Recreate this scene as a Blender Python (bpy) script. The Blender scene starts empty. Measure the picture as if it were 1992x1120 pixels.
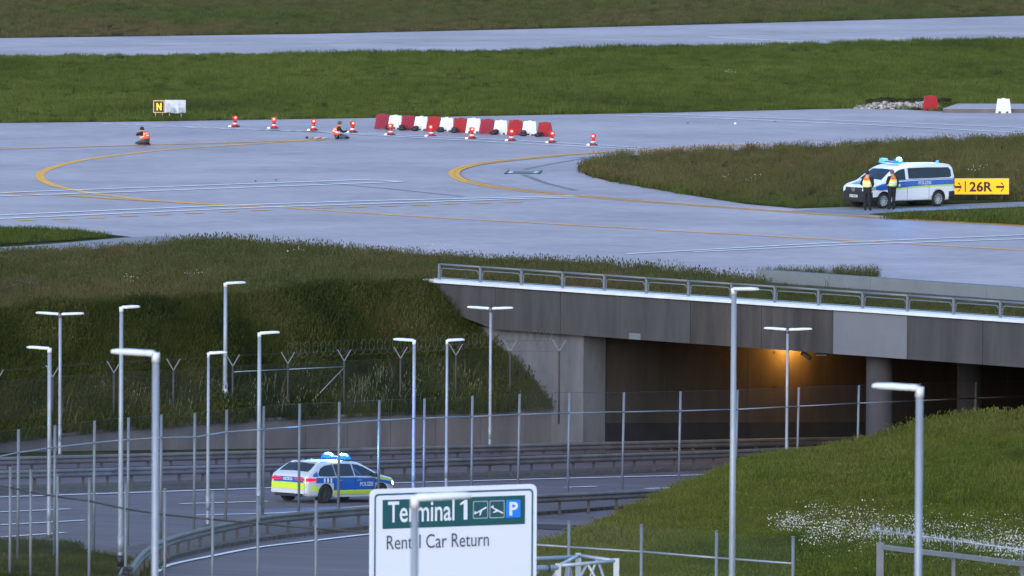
import bpy, bmesh, math, random
import numpy as np
from mathutils import Vector, Matrix, Euler

random.seed(7); RNG = np.random.default_rng(7)
S = bpy.context.scene
COL = S.collection

# ------------------------------------------------------------------ camera
F = 22000.0                       # focal length in photograph pixels (long telephoto)
PW, PH = 1992.0, 1120.0
HOR = -783.0                      # image row of the horizon, above the frame
CAM = Vector((0.0, 0.0, 27.0))
pitch = math.atan((PH / 2 - HOR) / F)
CROT = (Euler((math.radians(90) - pitch, 0, 0)).to_matrix() @ Matrix.Rotation(math.radians(0.35), 3, 'Z'))
cd = bpy.data.cameras.new('camera'); co = bpy.data.objects.new('camera', cd); COL.objects.link(co)
co.location = CAM; co.rotation_euler = CROT.to_euler()
cd.sensor_width = 36.0; cd.lens = F / PW * 36.0
cd.clip_start = 1.0; cd.clip_end = 9000.0
cd.dof.use_dof = True; cd.dof.focus_distance = 478.0; cd.dof.aperture_fstop = 6.0
S.camera = co

# ------------------------------------------------------------------ light
SUN_EL, SUN_AZ = math.radians(16.0), math.radians(200.0)
w = bpy.data.worlds.new('World'); S.world = w; w.use_nodes = True
nt = w.node_tree; bg = nt.nodes['Background']
sky = nt.nodes.new('ShaderNodeTexSky'); sky.sky_type = 'NISHITA'; sky.sun_disc = False
sky.sun_elevation = SUN_EL; sky.sun_rotation = SUN_AZ
sky.air_density = 1.0; sky.dust_density = 1.0; sky.ozone_density = 3.2
nt.links.new(sky.outputs[0], bg.inputs[0]); bg.inputs[1].default_value = 0.15
sd = bpy.data.lights.new('sun', 'SUN'); so = bpy.data.objects.new('sun', sd); COL.objects.link(so)
sd.energy = 0.8; sd.angle = math.radians(80); sd.color = (1.0, 0.88, 0.90)
dirv = Vector((math.sin(SUN_AZ) * math.cos(SUN_EL), math.cos(SUN_AZ) * math.cos(SUN_EL), math.sin(SUN_EL)))
so.rotation_euler = dirv.to_track_quat('Z', 'Y').to_euler(); so.location = (0, 300, 120)
S.view_settings.view_transform = 'Standard'; S.view_settings.look = 'None'
S.view_settings.gamma = 1.0; S.view_settings.use_curve_mapping = False
S.view_settings.exposure = 1.4
S.cycles.max_bounces = 6; S.cycles.transparent_max_bounces = 24

# ------------------------------------------------------------------ where things stand
def ray(px, py):
    d = CROT @ Vector(((px - PW / 2) / F, -(py - PH / 2) / F, -1.0))
    return d / d.y
def P(px, py, z=0.0):                      # on the level of height z
    d = ray(px, py); t = (z - CAM.z) / d.z
    return CAM + d * t
def D(px, py, Y):                          # at the distance Y
    return CAM + ray(px, py) * Y
RU = Vector((0.743, 0.669)); RP = Vector((2.3, 442.0)); RZ = -6.1; RS = 0.042
def road_z(x, y): return RZ - RS * (RU.x * (x - RP.x) + RU.y * (y - RP.y))
def R(px, py):                             # on the road, which falls towards the underpass
    d = ray(px, py)
    a = CAM.z - RZ - RS * (RU.x * RP.x + RU.y * RP.y)
    b = d.z + RS * (RU.x * d.x + RU.y * d.y)
    return CAM + d * (-a / b)

# ------------------------------------------------------------------ materials
MATS = {}
def mat(name, col, rough=0.6, metal=0.0, var=0.0, vscale=3.0, bump=0.0, bscale=30.0, emit=None, estr=0.0, spec=0.5, stretch=None, col2=None, coat=0.0, rotz=0.0, var2=0.0):
    if name in MATS: return MATS[name]
    m = bpy.data.materials.new(name); m.use_nodes = True; MATS[name] = m
    t = m.node_tree; b = t.nodes['Principled BSDF']
    b.inputs['Base Color'].default_value = (*col, 1); b.inputs['Roughness'].default_value = rough
    b.inputs['Metallic'].default_value = metal; b.inputs['Specular IOR Level'].default_value = spec
    if coat: b.inputs['Coat Weight'].default_value = coat; b.inputs['Coat Roughness'].default_value = 0.05
    if emit: b.inputs['Emission Color'].default_value = (*emit, 1); b.inputs['Emission Strength'].default_value = estr
    if var or bump:
        g = t.nodes.new('ShaderNodeNewGeometry'); mp = t.nodes.new('ShaderNodeMapping'); t.links.new(g.outputs['Position'], mp.inputs[0])
        if stretch: mp.inputs['Scale'].default_value = stretch
        if rotz: mp.inputs['Rotation'].default_value = (0, 0, rotz)
    if var:
        n = t.nodes.new('ShaderNodeTexNoise'); n.inputs['Scale'].default_value = vscale; n.inputs['Detail'].default_value = 5; n.inputs['Roughness'].default_value = 0.65
        t.links.new(mp.outputs[0], n.inputs[0])
        r = t.nodes.new('ShaderNodeValToRGB'); t.links.new(n.outputs[0], r.inputs[0])
        lo = tuple(max(0, c * (1 - var)) for c in col); hi = tuple(min(1, c * (1 + var)) for c in col)
        if col2: hi = col2; lo = col
        r.color_ramp.elements[0].position = 0.3; r.color_ramp.elements[1].position = 0.7
        r.color_ramp.elements[0].color = (*lo, 1); r.color_ramp.elements[1].color = (*hi, 1)
        src = r.outputs[0]
        if var2:
            nb = t.nodes.new('ShaderNodeTexNoise'); nb.inputs['Scale'].default_value = vscale * .13; nb.inputs['Detail'].default_value = 3; t.links.new(g.outputs['Position'], nb.inputs[0])
            mr = t.nodes.new('ShaderNodeMapRange'); mr.inputs[1].default_value = .3; mr.inputs[2].default_value = .7; mr.inputs[3].default_value = 1 - var2; mr.inputs[4].default_value = 1 + var2; t.links.new(nb.outputs[0], mr.inputs[0])
            mx = t.nodes.new('ShaderNodeVectorMath'); mx.operation = 'SCALE'; t.links.new(src, mx.inputs[0]); t.links.new(mr.outputs[0], mx.inputs['Scale']); src = mx.outputs[0]
        t.links.new(src, b.inputs['Base Color'])
    if bump:
        n2 = t.nodes.new('ShaderNodeTexNoise'); n2.inputs['Scale'].default_value = bscale; t.links.new(mp.outputs[0], n2.inputs[0])
        bp = t.nodes.new('ShaderNodeBump'); bp.inputs['Strength'].default_value = bump; bp.inputs['Distance'].default_value = 0.02
        t.links.new(n2.outputs[0], bp.inputs['Height']); t.links.new(bp.outputs[0], b.inputs['Normal'])
    return m

def grass_mat(name, c1, c2, c3, sc=0.06, bias=0.5, yst=0.35):
    m = bpy.data.materials.new(name); m.use_nodes = True; MATS[name] = m
    t = m.node_tree; b = t.nodes['Principled BSDF']; b.inputs['Roughness'].default_value = 0.8; b.inputs['Specular IOR Level'].default_value = 0.15
    g = t.nodes.new('ShaderNodeNewGeometry'); mp = t.nodes.new('ShaderNodeMapping'); t.links.new(g.outputs['Position'], mp.inputs[0])
    mp.inputs['Scale'].default_value = (1, yst, 1)
    n = t.nodes.new('ShaderNodeTexNoise'); n.inputs['Scale'].default_value = sc; n.inputs['Detail'].default_value = 6; n.inputs['Roughness'].default_value = 0.62
    t.links.new(mp.outputs[0], n.inputs[0])
    r = t.nodes.new('ShaderNodeValToRGB'); cr = r.color_ramp; t.links.new(n.outputs[0], r.inputs[0])
    cr.elements[0].position = bias - 0.16; cr.elements[0].color = (*c1, 1)
    cr.elements[1].position = bias + 0.16; cr.elements[1].color = (*c3, 1)
    e = cr.elements.new(bias); e.color = (*c2, 1)
    oi = t.nodes.new('ShaderNodeObjectInfo')
    hs = t.nodes.new('ShaderNodeHueSaturation')
    ma = t.nodes.new('ShaderNodeMapRange'); ma.inputs[3].default_value = 0.7; ma.inputs[4].default_value = 1.35
    t.links.new(oi.outputs['Random'], ma.inputs[0]); t.links.new(ma.outputs[0], hs.inputs['Value'])
    t.links.new(r.outputs[0], hs.inputs['Color'])
    n3 = t.nodes.new('ShaderNodeTexNoise'); n3.inputs['Scale'].default_value = 1.6; t.links.new(g.outputs['Position'], n3.inputs[0])
    mh = t.nodes.new('ShaderNodeMapRange'); mh.inputs[3].default_value = 0.475; mh.inputs[4].default_value = 0.525
    t.links.new(n3.outputs[0], mh.inputs[0]); t.links.new(mh.outputs[0], hs.inputs['Hue'])
    t.links.new(hs.outputs[0], b.inputs['Base Color'])
    return m

M = {}
M['concrete_pave'] = mat('concrete_pave', (0.345, 0.280, 0.302), 0.6, var=0.15, vscale=0.9, var2=0.19, bump=0.05, bscale=2.0, spec=0.34)
M['asphalt'] = mat('asphalt', (0.122, 0.092, 0.104), 0.8, var=0.22, vscale=1.6, stretch=(0.06, 1, 1), rotz=-0.95, var2=0.15, bump=0.1, bscale=8, spec=0.28)
M['asphalt_path'] = mat('asphalt_path', (0.22, 0.22, 0.23), 0.8, var=0.12, vscale=0.8, spec=0.3)
M['yellow_paint'] = mat('yellow_paint', (0.85, 0.40, 0.03), 0.7, var=0.15, vscale=1.2, stretch=(1, 0.2, 1), spec=0.2)
M['pale_yellow_paint'] = mat('pale_yellow_paint', (0.62, 0.47, 0.24), 0.6, var=0.2, vscale=1.0, stretch=(1, 0.2, 1))
M['white_paint'] = mat('white_paint', (0.80, 0.80, 0.80), 0.6, var=0.12, vscale=1.2, stretch=(1, 0.2, 1))
M['stain'] = mat('stain', (0.17, 0.165, 0.18), 0.8, var=0.3, vscale=1.0, stretch=(1, .2, 1))
M['galv'] = mat('galvanised_steel', (0.2805, 0.3145, 0.3655), 0.5, 0.3, var=0.10, vscale=1.5)
M['galv_dark'] = mat('weathered_steel', (0.05, 0.048, 0.047), 0.7, 0.1, var=0.25, vscale=1.5)
M['galv_rail'] = mat('guardrail_steel', (0.135, 0.122, 0.118), 0.65, 0.1, var=0.3, vscale=1.0)
M['lamp_white'] = mat('lamp_housing', (0.68, 0.71, 0.74), 0.4)
M['lamp_lens'] = mat('lamp_lens', (0.35, 0.36, 0.38), 0.2)
M['black'] = mat('black_plastic', (0.015, 0.015, 0.018), 0.5)
M['rubber'] = mat('rubber', (0.02, 0.02, 0.022), 0.8)
M['glass'] = mat('tinted_glass', (0.012, 0.014, 0.02), 0.06, spec=0.6)
M['white_body'] = mat('white_car_paint', (0.72, 0.74, 0.77), 0.3, coat=0.4)
M['silver_body'] = mat('silver_car_paint', (0.62, 0.65, 0.70), 0.32, 0.15, coat=0.4)
M['blue_body'] = mat('blue_film', (0.012, 0.105, 0.42), 0.3, coat=0.3)
M['lime'] = mat('lime_reflective_film', (0.55, 0.75, 0.04), 0.4, emit=(0.6, 0.9, 0.05), estr=0.0)
M['rim'] = mat('alloy_rim', (0.55, 0.56, 0.58), 0.3, 0.7)
M['hiviz'] = mat('hiviz_yellow', (0.62, 0.78, 0.10), 0.8)
M['hiviz_orange'] = mat('hiviz_orange', (0.90, 0.13, 0.04), 0.8)
M['reflect'] = mat('reflective_tape', (0.80, 0.74, 0.66), 0.5)
M['navy'] = mat('navy_cloth', (0.010, 0.011, 0.016), 0.9)
M['jeans'] = mat('denim', (0.045, 0.07, 0.13), 0.9, var=0.2, vscale=20)
M['jeans_grey'] = mat('grey_denim', (0.055, 0.065, 0.085), 0.9, var=0.2, vscale=20)
M['skin'] = mat('skin', (0.48, 0.27, 0.19), 0.6)
M['hair'] = mat('hair', (0.015, 0.011, 0.009), 0.8)
M['hair_grey'] = mat('grey_cap', (0.06, 0.055, 0.055), 0.8)
M['shoe'] = mat('brown_shoe', (0.13, 0.06, 0.035), 0.7)
M['red_plastic'] = mat('red_plastic', (0.30, 0.003, 0.012), 0.55, var=0.15, vscale=3, spec=0.3)
M['magenta_plastic'] = mat('faded_red_plastic', (0.24, 0.006, 0.034), 0.55, var=0.15, vscale=3, spec=0.3)
M['white_plastic'] = mat('white_plastic', (0.60, 0.63, 0.64), 0.5, var=0.10, vscale=3)
M['cone_red'] = mat('cone_red', (0.50, 0.010, 0.012), 0.5)
M['girder'] = mat('girder_concrete', (0.0570, 0.0580, 0.0610), 0.85, var=0.26, vscale=1.3, stretch=(1, 1, 0.15), bump=0.15, bscale=10, spec=0.2)
M['girder_dark'] = mat('stained_concrete', (0.0510, 0.0484, 0.0484), 0.85, var=0.42, vscale=1.6, stretch=(1, 1, 0.12), bump=0.15, bscale=10, spec=0.2)
M['girder_light'] = mat('repaired_concrete', (0.1406, 0.1517, 0.1720), 0.8, var=0.06, vscale=1.2, spec=0.2)
M['wall_light'] = mat('abutment_concrete', (0.1200, 0.1260, 0.1400), 0.85, var=0.28, vscale=0.9, stretch=(1, 1, 0.35), bump=0.15, bscale=8, spec=0.2)
M['wall_mid'] = mat('retaining_concrete', (0.135, 0.125, 0.13), 0.85, var=0.2, vscale=0.9, stretch=(1, 1, 0.3), bump=0.15, bscale=8, spec=0.2)
M['shaded_tunnel_wall'] = mat('shade_toned_concrete', (0.0500, 0.0450, 0.0400), 0.9, var=0.3, vscale=0.8, stretch=(1, 1, 0.25), spec=0.1)  # shade of the underpass is mixed into this dark concrete colour
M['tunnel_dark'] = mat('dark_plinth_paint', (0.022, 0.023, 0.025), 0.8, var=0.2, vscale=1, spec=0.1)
M['cap_white'] = mat('white_metal_coping', (0.62, 0.66, 0.69), 0.4, var=0.10, vscale=1.0)
M['kerb_beam'] = mat('grey_green_concrete', (0.150, 0.172, 0.188), 0.8, var=0.1, vscale=1, spec=0.2)
M['soil'] = mat('soil', (0.050, 0.055, 0.022), 1.0, var=0.4, vscale=0.6, spec=0.0)
M['gravel'] = mat('gravel_bed', (0.10, 0.088, 0.078), 0.95, var=0.5, vscale=4, spec=0.1)
M['rock'] = mat('rubble_stone', (0.36, 0.33, 0.31), 0.9, var=0.35, vscale=2.5)
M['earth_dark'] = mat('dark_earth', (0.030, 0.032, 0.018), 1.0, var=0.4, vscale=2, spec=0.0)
M['petal_white'] = mat('white_petal', (0.62, 0.62, 0.58), 0.8, spec=0.1)
M['petal_red'] = mat('red_petal', (0.42, 0.03, 0.015), 0.7)
M['petal_blue'] = mat('violet_petal', (0.10, 0.09, 0.16), 0.7)
M['sign_white'] = mat('sign_white', (0.74, 0.77, 0.84), 0.5)
M['sign_green'] = mat('sign_green', (0.010, 0.085, 0.095), 0.5)
M['sign_blue'] = mat('sign_blue', (0.01, 0.22, 0.85), 0.5)
M['sign_text'] = mat('sign_dark_grey', (0.06, 0.07, 0.12), 0.5)
M['sign_outline'] = mat('sign_pale_outline', (0.35, 0.42, 0.46), 0.5)
M['alu'] = mat('galvanised_gantry', (0.46, 0.50, 0.56), 0.45, 0.3)
M['wire'] = mat('fence_wire', (0.30, 0.33, 0.33), 0.6, 0.3)
M['amber_sign'] = mat('lit_amber_panel', (0.7, 0.32, 0.0), 0.5, emit=(1.0, 0.42, 0.0), estr=0.36)
M['amber_edge'] = mat('lit_panel_frame', (0.55, 0.36, 0.2), 0.5, emit=(1.0, 0.5, 0.15), estr=0.10)
M['amber_text'] = mat('lit_yellow_letter', (0.8, 0.6, 0.0), 0.5, emit=(1.0, 0.62, 0.0), estr=0.36)
M['beacon'] = mat('lit_blue_beacon', (0.01, 0.05, 0.9), 0.2, emit=(0.0, 0.03, 1.0), estr=4.0)
M['beacon_core'] = mat('lit_beacon_core', (0.4, 0.7, 1), 0.2, emit=(0.10, 0.55, 1.0), estr=4.0)
M['beacon_faint'] = mat('glowing_blue_lens', (0.05, 0.22, 0.62), 0.15, emit=(0.1, 0.4, 1.0), estr=0.35)  # unlit beacon lens given a faint glow in its material
M['tail'] = mat('lit_tail_lamp', (0.5, 0.005, 0.02), 0.3, emit=(1.0, 0.004, 0.03), estr=0.42)
M['head'] = mat('lit_head_lamp', (0.9, 0.9, 0.8), 0.2, emit=(1.0, 0.97, 0.85), estr=4.0)
M['red_lamp'] = mat('lit_red_lamp', (0.9, 0.1, 0.05), 0.3, emit=(1.0, 0.06, 0.03), estr=0.9)
M['pale_lamp'] = mat('lit_pale_lamp', (0.9, 0.8, 0.7), 0.3, emit=(1.0, 0.8, 0.65), estr=1.2)
M['sodium'] = mat('lit_sodium_lamp', (0.9, 0.5, 0.1), 0.3, emit=(1.0, 0.50, 0.08), estr=12.0)
M['banner'] = mat('banner_cloth', (0.75, 0.2, 0.1), 0.9)

M['galv_post'] = mat('post_steel', (0.1600, 0.1800, 0.2080), 0.55, 0.25, var=0.12, vscale=1.5)
M['sheeting'] = mat('plastic_sheeting', (0.44, 0.48, 0.54), 0.4, var=0.15, vscale=4)
M['column'] = mat('column_concrete', (0.058, 0.058, 0.064), 0.85, var=0.2, vscale=1.2, stretch=(1, 1, 0.3), spec=0.15)
M['spike'] = mat('spike_steel', (0.46, 0.50, 0.56), 0.5, 0.2)
M['island'] = mat('island_paving', (0.115, 0.100, 0.102), 0.9, var=0.25, vscale=2, spec=0.1)
M['mesh'] = bpy.data.materials.new('chain_link'); M['mesh'].use_nodes = True
_t = M['mesh'].node_tree; _b = _t.nodes['Principled BSDF']; _b.inputs['Base Color'].default_value = (0.13, 0.15, 0.15, 1)
_b.inputs['Roughness'].default_value = 0.7; _b.inputs['Alpha'].default_value = 0.055

G = {}
G['far'] = grass_mat('far_meadow', (0.046, 0.072, 0.018), (0.068, 0.078, 0.026), (0.092, 0.076, 0.038), 0.05, 0.50)
G['mid'] = grass_mat('middle_meadow', (0.0260, 0.0340, 0.0150), (0.0609, 0.0877, 0.0160), (0.0819, 0.1071, 0.0220), 0.05, 0.43, 0.9)
G['isle'] = grass_mat('island_meadow', (0.0520, 0.0700, 0.0180), (0.0820, 0.0784, 0.0260), (0.1000, 0.0784, 0.0360), 0.07, 0.50)
G['front'] = grass_mat('front_meadow', (0.040, 0.056, 0.015), (0.062, 0.066, 0.022), (0.086, 0.066, 0.029), 0.07, 0.49)
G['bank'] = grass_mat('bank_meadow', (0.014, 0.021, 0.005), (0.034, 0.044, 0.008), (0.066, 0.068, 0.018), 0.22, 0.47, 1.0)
G['mound'] = grass_mat('mound_meadow', (0.0340, 0.0567, 0.0072), (0.0740, 0.0966, 0.0126), (0.0920, 0.0966, 0.0216), 0.10, 0.45, 0.5)
G['green'] = grass_mat('verge_grass', (0.034, 0.060, 0.010), (0.056, 0.080, 0.014), (0.074, 0.090, 0.020), 0.2, 0.47)

# ------------------------------------------------------------------ mesh building
class MB:
    def __init__(s): s.v = []; s.f = []; s.m = []; s.sm = []
    def add(s, vs, fs, mi=0, smooth=False):
        o = len(s.v); s.v += [tuple(x) for x in vs]
        for f in fs: s.f.append([i + o for i in f]); s.m.append(mi); s.sm.append(smooth)
        return s
    def box(s, c, sz, mi=0, rot=None, taper=None):
        hx, hy, hz = (a / 2 for a in sz); vs = []
        for z in (-1, 1):
            k = 1.0 if (z < 0 or not taper) else taper
            for x, y in ((-1, -1), (1, -1), (1, 1), (-1, 1)):
                p = Vector((x * hx * k, y * hy * k, z * hz))
                if rot: p = rot @ p
                vs.append(p + Vector(c))
        return s.add(vs, [(3, 2, 1, 0), (4, 5, 6, 7), (0, 1, 5, 4), (1, 2, 6, 5), (2, 3, 7, 6), (3, 0, 4, 7)], mi)
    def bar(s, a, b, wdt, hgt, mi=0, up=Vector((0, 0, 1))):      # rectangular bar from a to b
        a, b = Vector(a), Vector(b); d = (b - a)
        L = d.length; d.normalize(); sd_ = d.cross(up)
        if sd_.length < 1e-4: sd_ = Vector((1, 0, 0))
        sd_.normalize(); u = sd_.cross(d).normalized()
        vs = []
        for q in (a, b):
            for x, z in ((-1, -1), (1, -1), (1, 1), (-1, 1)): vs.append(q + sd_ * (x * wdt / 2) + u * (z * hgt / 2))
        return s.add(vs, [(3, 2, 1, 0), (4, 5, 6, 7), (0, 1, 5, 4), (1, 2, 6, 5), (2, 3, 7, 6), (3, 0, 4, 7)], mi)
    def tube(s, pts, r, n=8, mi=0, cap=True):
        pts = [Vector(p) for p in pts]; rs = r if isinstance(r, (list, tuple)) else [r] * len(pts)
        vs = []; k = len(pts); ref = Vector((0, 0, 1))
        for i, p in enumerate(pts):
            d = (pts[min(i + 1, k - 1)] - pts[max(i - 1, 0)]).normalized()
            a = d.cross(ref)
            if a.length < 1e-3: a = d.cross(Vector((1, 0, 0)))
            a.normalize(); b = d.cross(a)
            for j in range(n):
                t = 2 * math.pi * j / n; vs.append(p + (a * math.cos(t) + b * math.sin(t)) * rs[i])
        fs = [(i * n + j, i * n + (j + 1) % n, (i + 1) * n + (j + 1) % n, (i + 1) * n + j) for i in range(k - 1) for j in range(n)]
        s.add(vs, fs, mi, True)
        if cap:
            o = len(s.v) - len(vs)
            s.f.append([o + j for j in range(n)][::-1]); s.m.append(mi); s.sm.append(False)
            s.f.append([o + (k - 1) * n + j for j in range(n)]); s.m.append(mi); s.sm.append(False)
        return s
    def sphere(s, c, r, n=10, m=6, mi=0, sq=(1, 1, 1)):
        vs = [Vector(c) + Vector((0, 0, r * sq[2]))]
        for i in range(1, m):
            a = math.pi * i / m
            for j in range(n):
                t = 2 * math.pi * j / n
                vs.append(Vector(c) + Vector((r * sq[0] * math.sin(a) * math.cos(t), r * sq[1] * math.sin(a) * math.sin(t), r * sq[2] * math.cos(a))))
        vs.append(Vector(c) - Vector((0, 0, r * sq[2])))
        fs = [(0, 1 + j, 1 + (j + 1) % n) for j in range(n)]
        for i in range(m - 2):
            for j in range(n):
                a = 1 + i * n; fs.append((a + j, a + n + j, a + n + (j + 1) % n, a + (j + 1) % n))
        e = len(vs) - 1; a = 1 + (m - 2) * n
        fs += [(a + j, e, a + (j + 1) % n) for j in range(n)]
        return s.add(vs, fs, mi, True)
    def prism(s, poly, o, ux, uy, uz, t, mi=0):         # polygon (x,y) in the plane ux,uy at o, thickness t along uz
        n = len(poly); o, ux, uy, uz = Vector(o), Vector(ux), Vector(uy), Vector(uz)
        vs = [o + ux * x + uy * y for x, y in poly] + [o + ux * x + uy * y + uz * t for x, y in poly]
        fs = [tuple(range(n))[::-1], tuple(range(n, 2 * n))] + [(i, (i + 1) % n, n + (i + 1) % n, n + i) for i in range(n)]
        return s.add(vs, fs, mi)
    def mesh(s, name, mats):
        me = bpy.data.meshes.new(name); me.from_pydata(s.v, [], s.f)
        for m_ in (mats if isinstance(mats, (list, tuple)) else [mats]): me.materials.append(m_)
        me.polygons.foreach_set('material_index', s.m); me.polygons.foreach_set('use_smooth', s.sm)
        me.update(); return me
    def build(s, name, mats, parent=None):
        return link(name, s.mesh(name, mats), parent)
def link(name, me, parent=None):
    o = bpy.data.objects.new(name, me); COL.objects.link(o); o.parent = parent; return o
def empty(name, loc=(0, 0, 0), rz=0.0):
    o = bpy.data.objects.new(name, None); COL.objects.link(o); o.location = loc; o.rotation_euler = (0, 0, rz); return o
def tag(o, label=None, cat=None, group=None, kind=None):
    if label: o['label'] = label
    if cat: o['category'] = cat
    if group: o['group'] = group
    if kind: o['kind'] = kind
    return o
def copy_tree(o, parent=None):
    c = o.copy(); COL.objects.link(c); c.parent = parent
    for ch in list(o.children): copy_tree(ch, c)
    return c
def struct(name, verts, faces, m):
    me = bpy.data.meshes.new(name); me.from_pydata([tuple(v) for v in verts], [], faces); me.materials.append(m); me.update()
    return tag(link(name, me), kind='structure')
def smooth_line(pts, n=6):                      # Catmull-Rom
    pts = [Vector(p) for p in pts]; out = []
    q = [pts[0] * 2 - pts[1]] + pts + [pts[-1] * 2 - pts[-2]]
    for i in range(1, len(q) - 2):
        a, b, c, d = q[i - 1:i + 3]
        for k in range(n):
            t = k / n
            out.append(0.5 * ((2 * b) + (c - a) * t + (2 * a - 5 * b + 4 * c - d) * t * t + (3 * b - a - 3 * c + d) * t ** 3))
    out.append(pts[-1]); return out
def resample(line, step):
    out = [line[0].copy()]; acc = 0
    for a, b in zip(line, line[1:]):
        L = (b - a).length; t = step - acc
        while t <= L: out.append(a + (b - a) * (t / L)); t += step
        acc = (acc + L) % step if L + acc >= step else acc + L
    return out
def text_mesh(body, bold=0.0):
    cu = bpy.data.curves.new('t', 'FONT'); cu.body = body; cu.size = 1.0; cu.offset = bold; cu.resolution_u = 3
    ob = bpy.data.objects.new('t', cu); COL.objects.link(ob)
    dg = bpy.context.evaluated_depsgraph_get(); me = bpy.data.meshes.new_from_object(ob.evaluated_get(dg))
    vs = [v.co.copy() for v in me.vertices]; fs = [tuple(p.vertices) for p in me.polygons]
    bpy.data.objects.remove(ob); bpy.data.curves.remove(cu); bpy.data.meshes.remove(me)
    return vs, fs
def text_on(mb, body, o, ux, uy, width, height, mi=0, bold=0.0):   # fitted to a box whose lower left corner is o
    vs, fs = text_mesh(body, bold); o, ux, uy = Vector(o), Vector(ux).normalized(), Vector(uy).normalized()
    x0 = min(v.x for v in vs); x1 = max(v.x for v in vs); y0 = 0.0; y1 = max(v.y for v in vs)
    if body in ('P', 'N', '26R', 'POLIZEI'): y0 = min(v.y for v in vs)
    mb.add([o + ux * ((v.x - x0) / (x1 - x0) * width) + uy * ((v.y - y0) / (y1 - y0) * height) for v in vs], fs, mi)
# ------------------------------------------------------------------ ground, water of the place: terrain
Z0 = 0.0
C0, C1 = P(0, 612), P(845, 556)                      # crest of the cutting
CX = C0 + (C0 - C1) * 3.0
BR0, BR1 = P(835, 543, 0.30), P(1992, 622, 0.30)     # edge of the bridge
bdir = (BR1 - BR0); bdir.z = 0; BLEN = bdir.length; bdir.normalize()
bnor = Vector((bdir.y, -bdir.x, 0)); bnor = bnor if bnor.y < 0 else -bnor      # towards the camera
def on_bridge(px):                                   # point of the bridge edge seen in column px
    d = ray(px, 580); a = BR0
    t = (d.x * (a.y - CAM.y) - d.y * (a.x - CAM.x)) / (d.y * bdir.x - d.x * bdir.y)
    return a + bdir * t
BX = BR0 + bdir * 75
back = -bnor
af = [CX + Vector((-1500, -30, 0)), CX, C0, C1, BR0 + back * 0.25, BX + back * 0.25, BX + Vector((1500, 0, 0)), Vector((2500, 6000, 0)), Vector((-2500, 6000, 0))]
for v in af: v.z = 0
struct('ground', af, [tuple(range(len(af)))], M['soil'])

def px_poly(pts, z): return [P(x, y, z) for x, y in pts]
def sheet(name, pts, z, m, parent=None):
    v = px_poly(pts, z); me = bpy.data.meshes.new(name); me.from_pydata([tuple(q) for q in v], [], [tuple(range(len(v)))]); me.materials.append(m)
    if me.polygons[0].normal.z < 0: me.flip_normals()
    o = link(name, me, parent)
    if not parent: tag(o, kind='structure')
    return o
UP_TOP = [(-80, 75), (600, 66), (1000, 57), (1500, 44), (2080, 28)]
UP_BOT = [(2080, 72), (1500, 88), (1000, 98), (600, 105), (-80, 111)]
TX_TOP = [(-80, 240), (300, 236), (740, 229), (1300, 219), (1650, 211), (1760, 213), (1840, 217), (2080, 218)]
TX_BOT = [(2100, 596), (1992, 585), (1480, 546), (1200, 520), (1000, 506), (800, 494), (560, 480), (400, 474), (300, 466), (150, 448), (-80, 438)]
tx = sheet('taxiway', TX_TOP + TX_BOT, 0.012, M['concrete_pave'])
ut = sheet('runway', UP_TOP + UP_BOT, 0.012, M['concrete_pave'])
sheet('service_path', [(-80, 486), (100, 474), (240, 462), (330, 458), (420, 474), (240, 482), (-80, 498)], 0.020, M['asphalt_path'])
sheet('service_road', [(1540, 410), (1640, 402), (1760, 402), (2080, 388), (2080, 399), (1700, 415), (1690, 418), (1600, 418)], 0.020, M['asphalt_path'])
ISLE = [(1132, 332), (1140, 322), (1165, 310), (1220, 303), (1320, 297), (1500, 290), (1750, 279), (2080, 268), (2080, 388), (1760, 400), (1640, 402), (1550, 405), (1450, 396), (1330, 377), (1220, 358), (1170, 348), (1140, 340)]
STRIP = [(1690, 416), (1760, 411), (2080, 398), (2080, 446), (1992, 438), (1850, 430), (1740, 421)]
ISLE_L = [(-80, 446), (60, 447), (150, 452), (222, 459), (150, 466), (0, 475), (-80, 482)]
for nm, pg in (('island', ISLE), ('verge', STRIP), ('verge', ISLE_L)): sheet(nm, pg, 0.028, M['soil'])

def ribbon(name, pts, width, m, parent, fn=lambda x, y: P(x, y, 0), lift=0.024, n=5, smooth=True, dash=None):
    L = [fn(*p) for p in pts]
    L = smooth_line(L, n) if smooth and len(L) > 2 else [Vector(p) for p in L]
    vs = []; fs = []
    for i, p in enumerate(L):
        d = (L[min(i + 1, len(L) - 1)] - L[max(i - 1, 0)]); d.z = 0; d.normalize()
        s_ = Vector((-d.y, d.x, 0)) * (width / 2)
        vs += [p + s_ + Vector((0, 0, lift)), p - s_ + Vector((0, 0, lift))]
    for i in range(len(L) - 1): fs.append((2 * i, 2 * i + 1, 2 * i + 3, 2 * i + 2))
    me = bpy.data.meshes.new(name); me.from_pydata([tuple(v) for v in vs], [], fs); me.materials.append(m)
    if me.polygons[0].normal.z < 0: me.flip_normals()
    return link(name, me, parent)
Yp, Wp = M['yellow_paint'], M['white_paint']
ARC_L = [(640, 272), (560, 276), (450, 283), (330, 291), (240, 301), (160, 312), (110, 324), (84, 334), (77, 343), (86, 353), (112, 363), (160, 373), (220, 382), (300, 391), (400, 398), (520, 403), (560, 405), (700, 414), (850, 424), (1000, 432), (1255, 446)]
ribbon('yellow_line', ARC_L, 0.42, Yp, tx)
ribbon('yellow_line', [(1278, 448), (1500, 460), (1750, 474), (2060, 491)], 0.42, Yp, tx)
ribbon('yellow_line', [(-60, 374), (0, 376), (110, 380), (250, 389), (440, 399), (520, 403)], 0.42, Yp, tx, lift=0.030)
ribbon('yellow_line', [(-60, 292), (100, 288), (270, 283), (420, 279), (640, 272)], 0.36, Yp, tx, lift=0.030)
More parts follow.
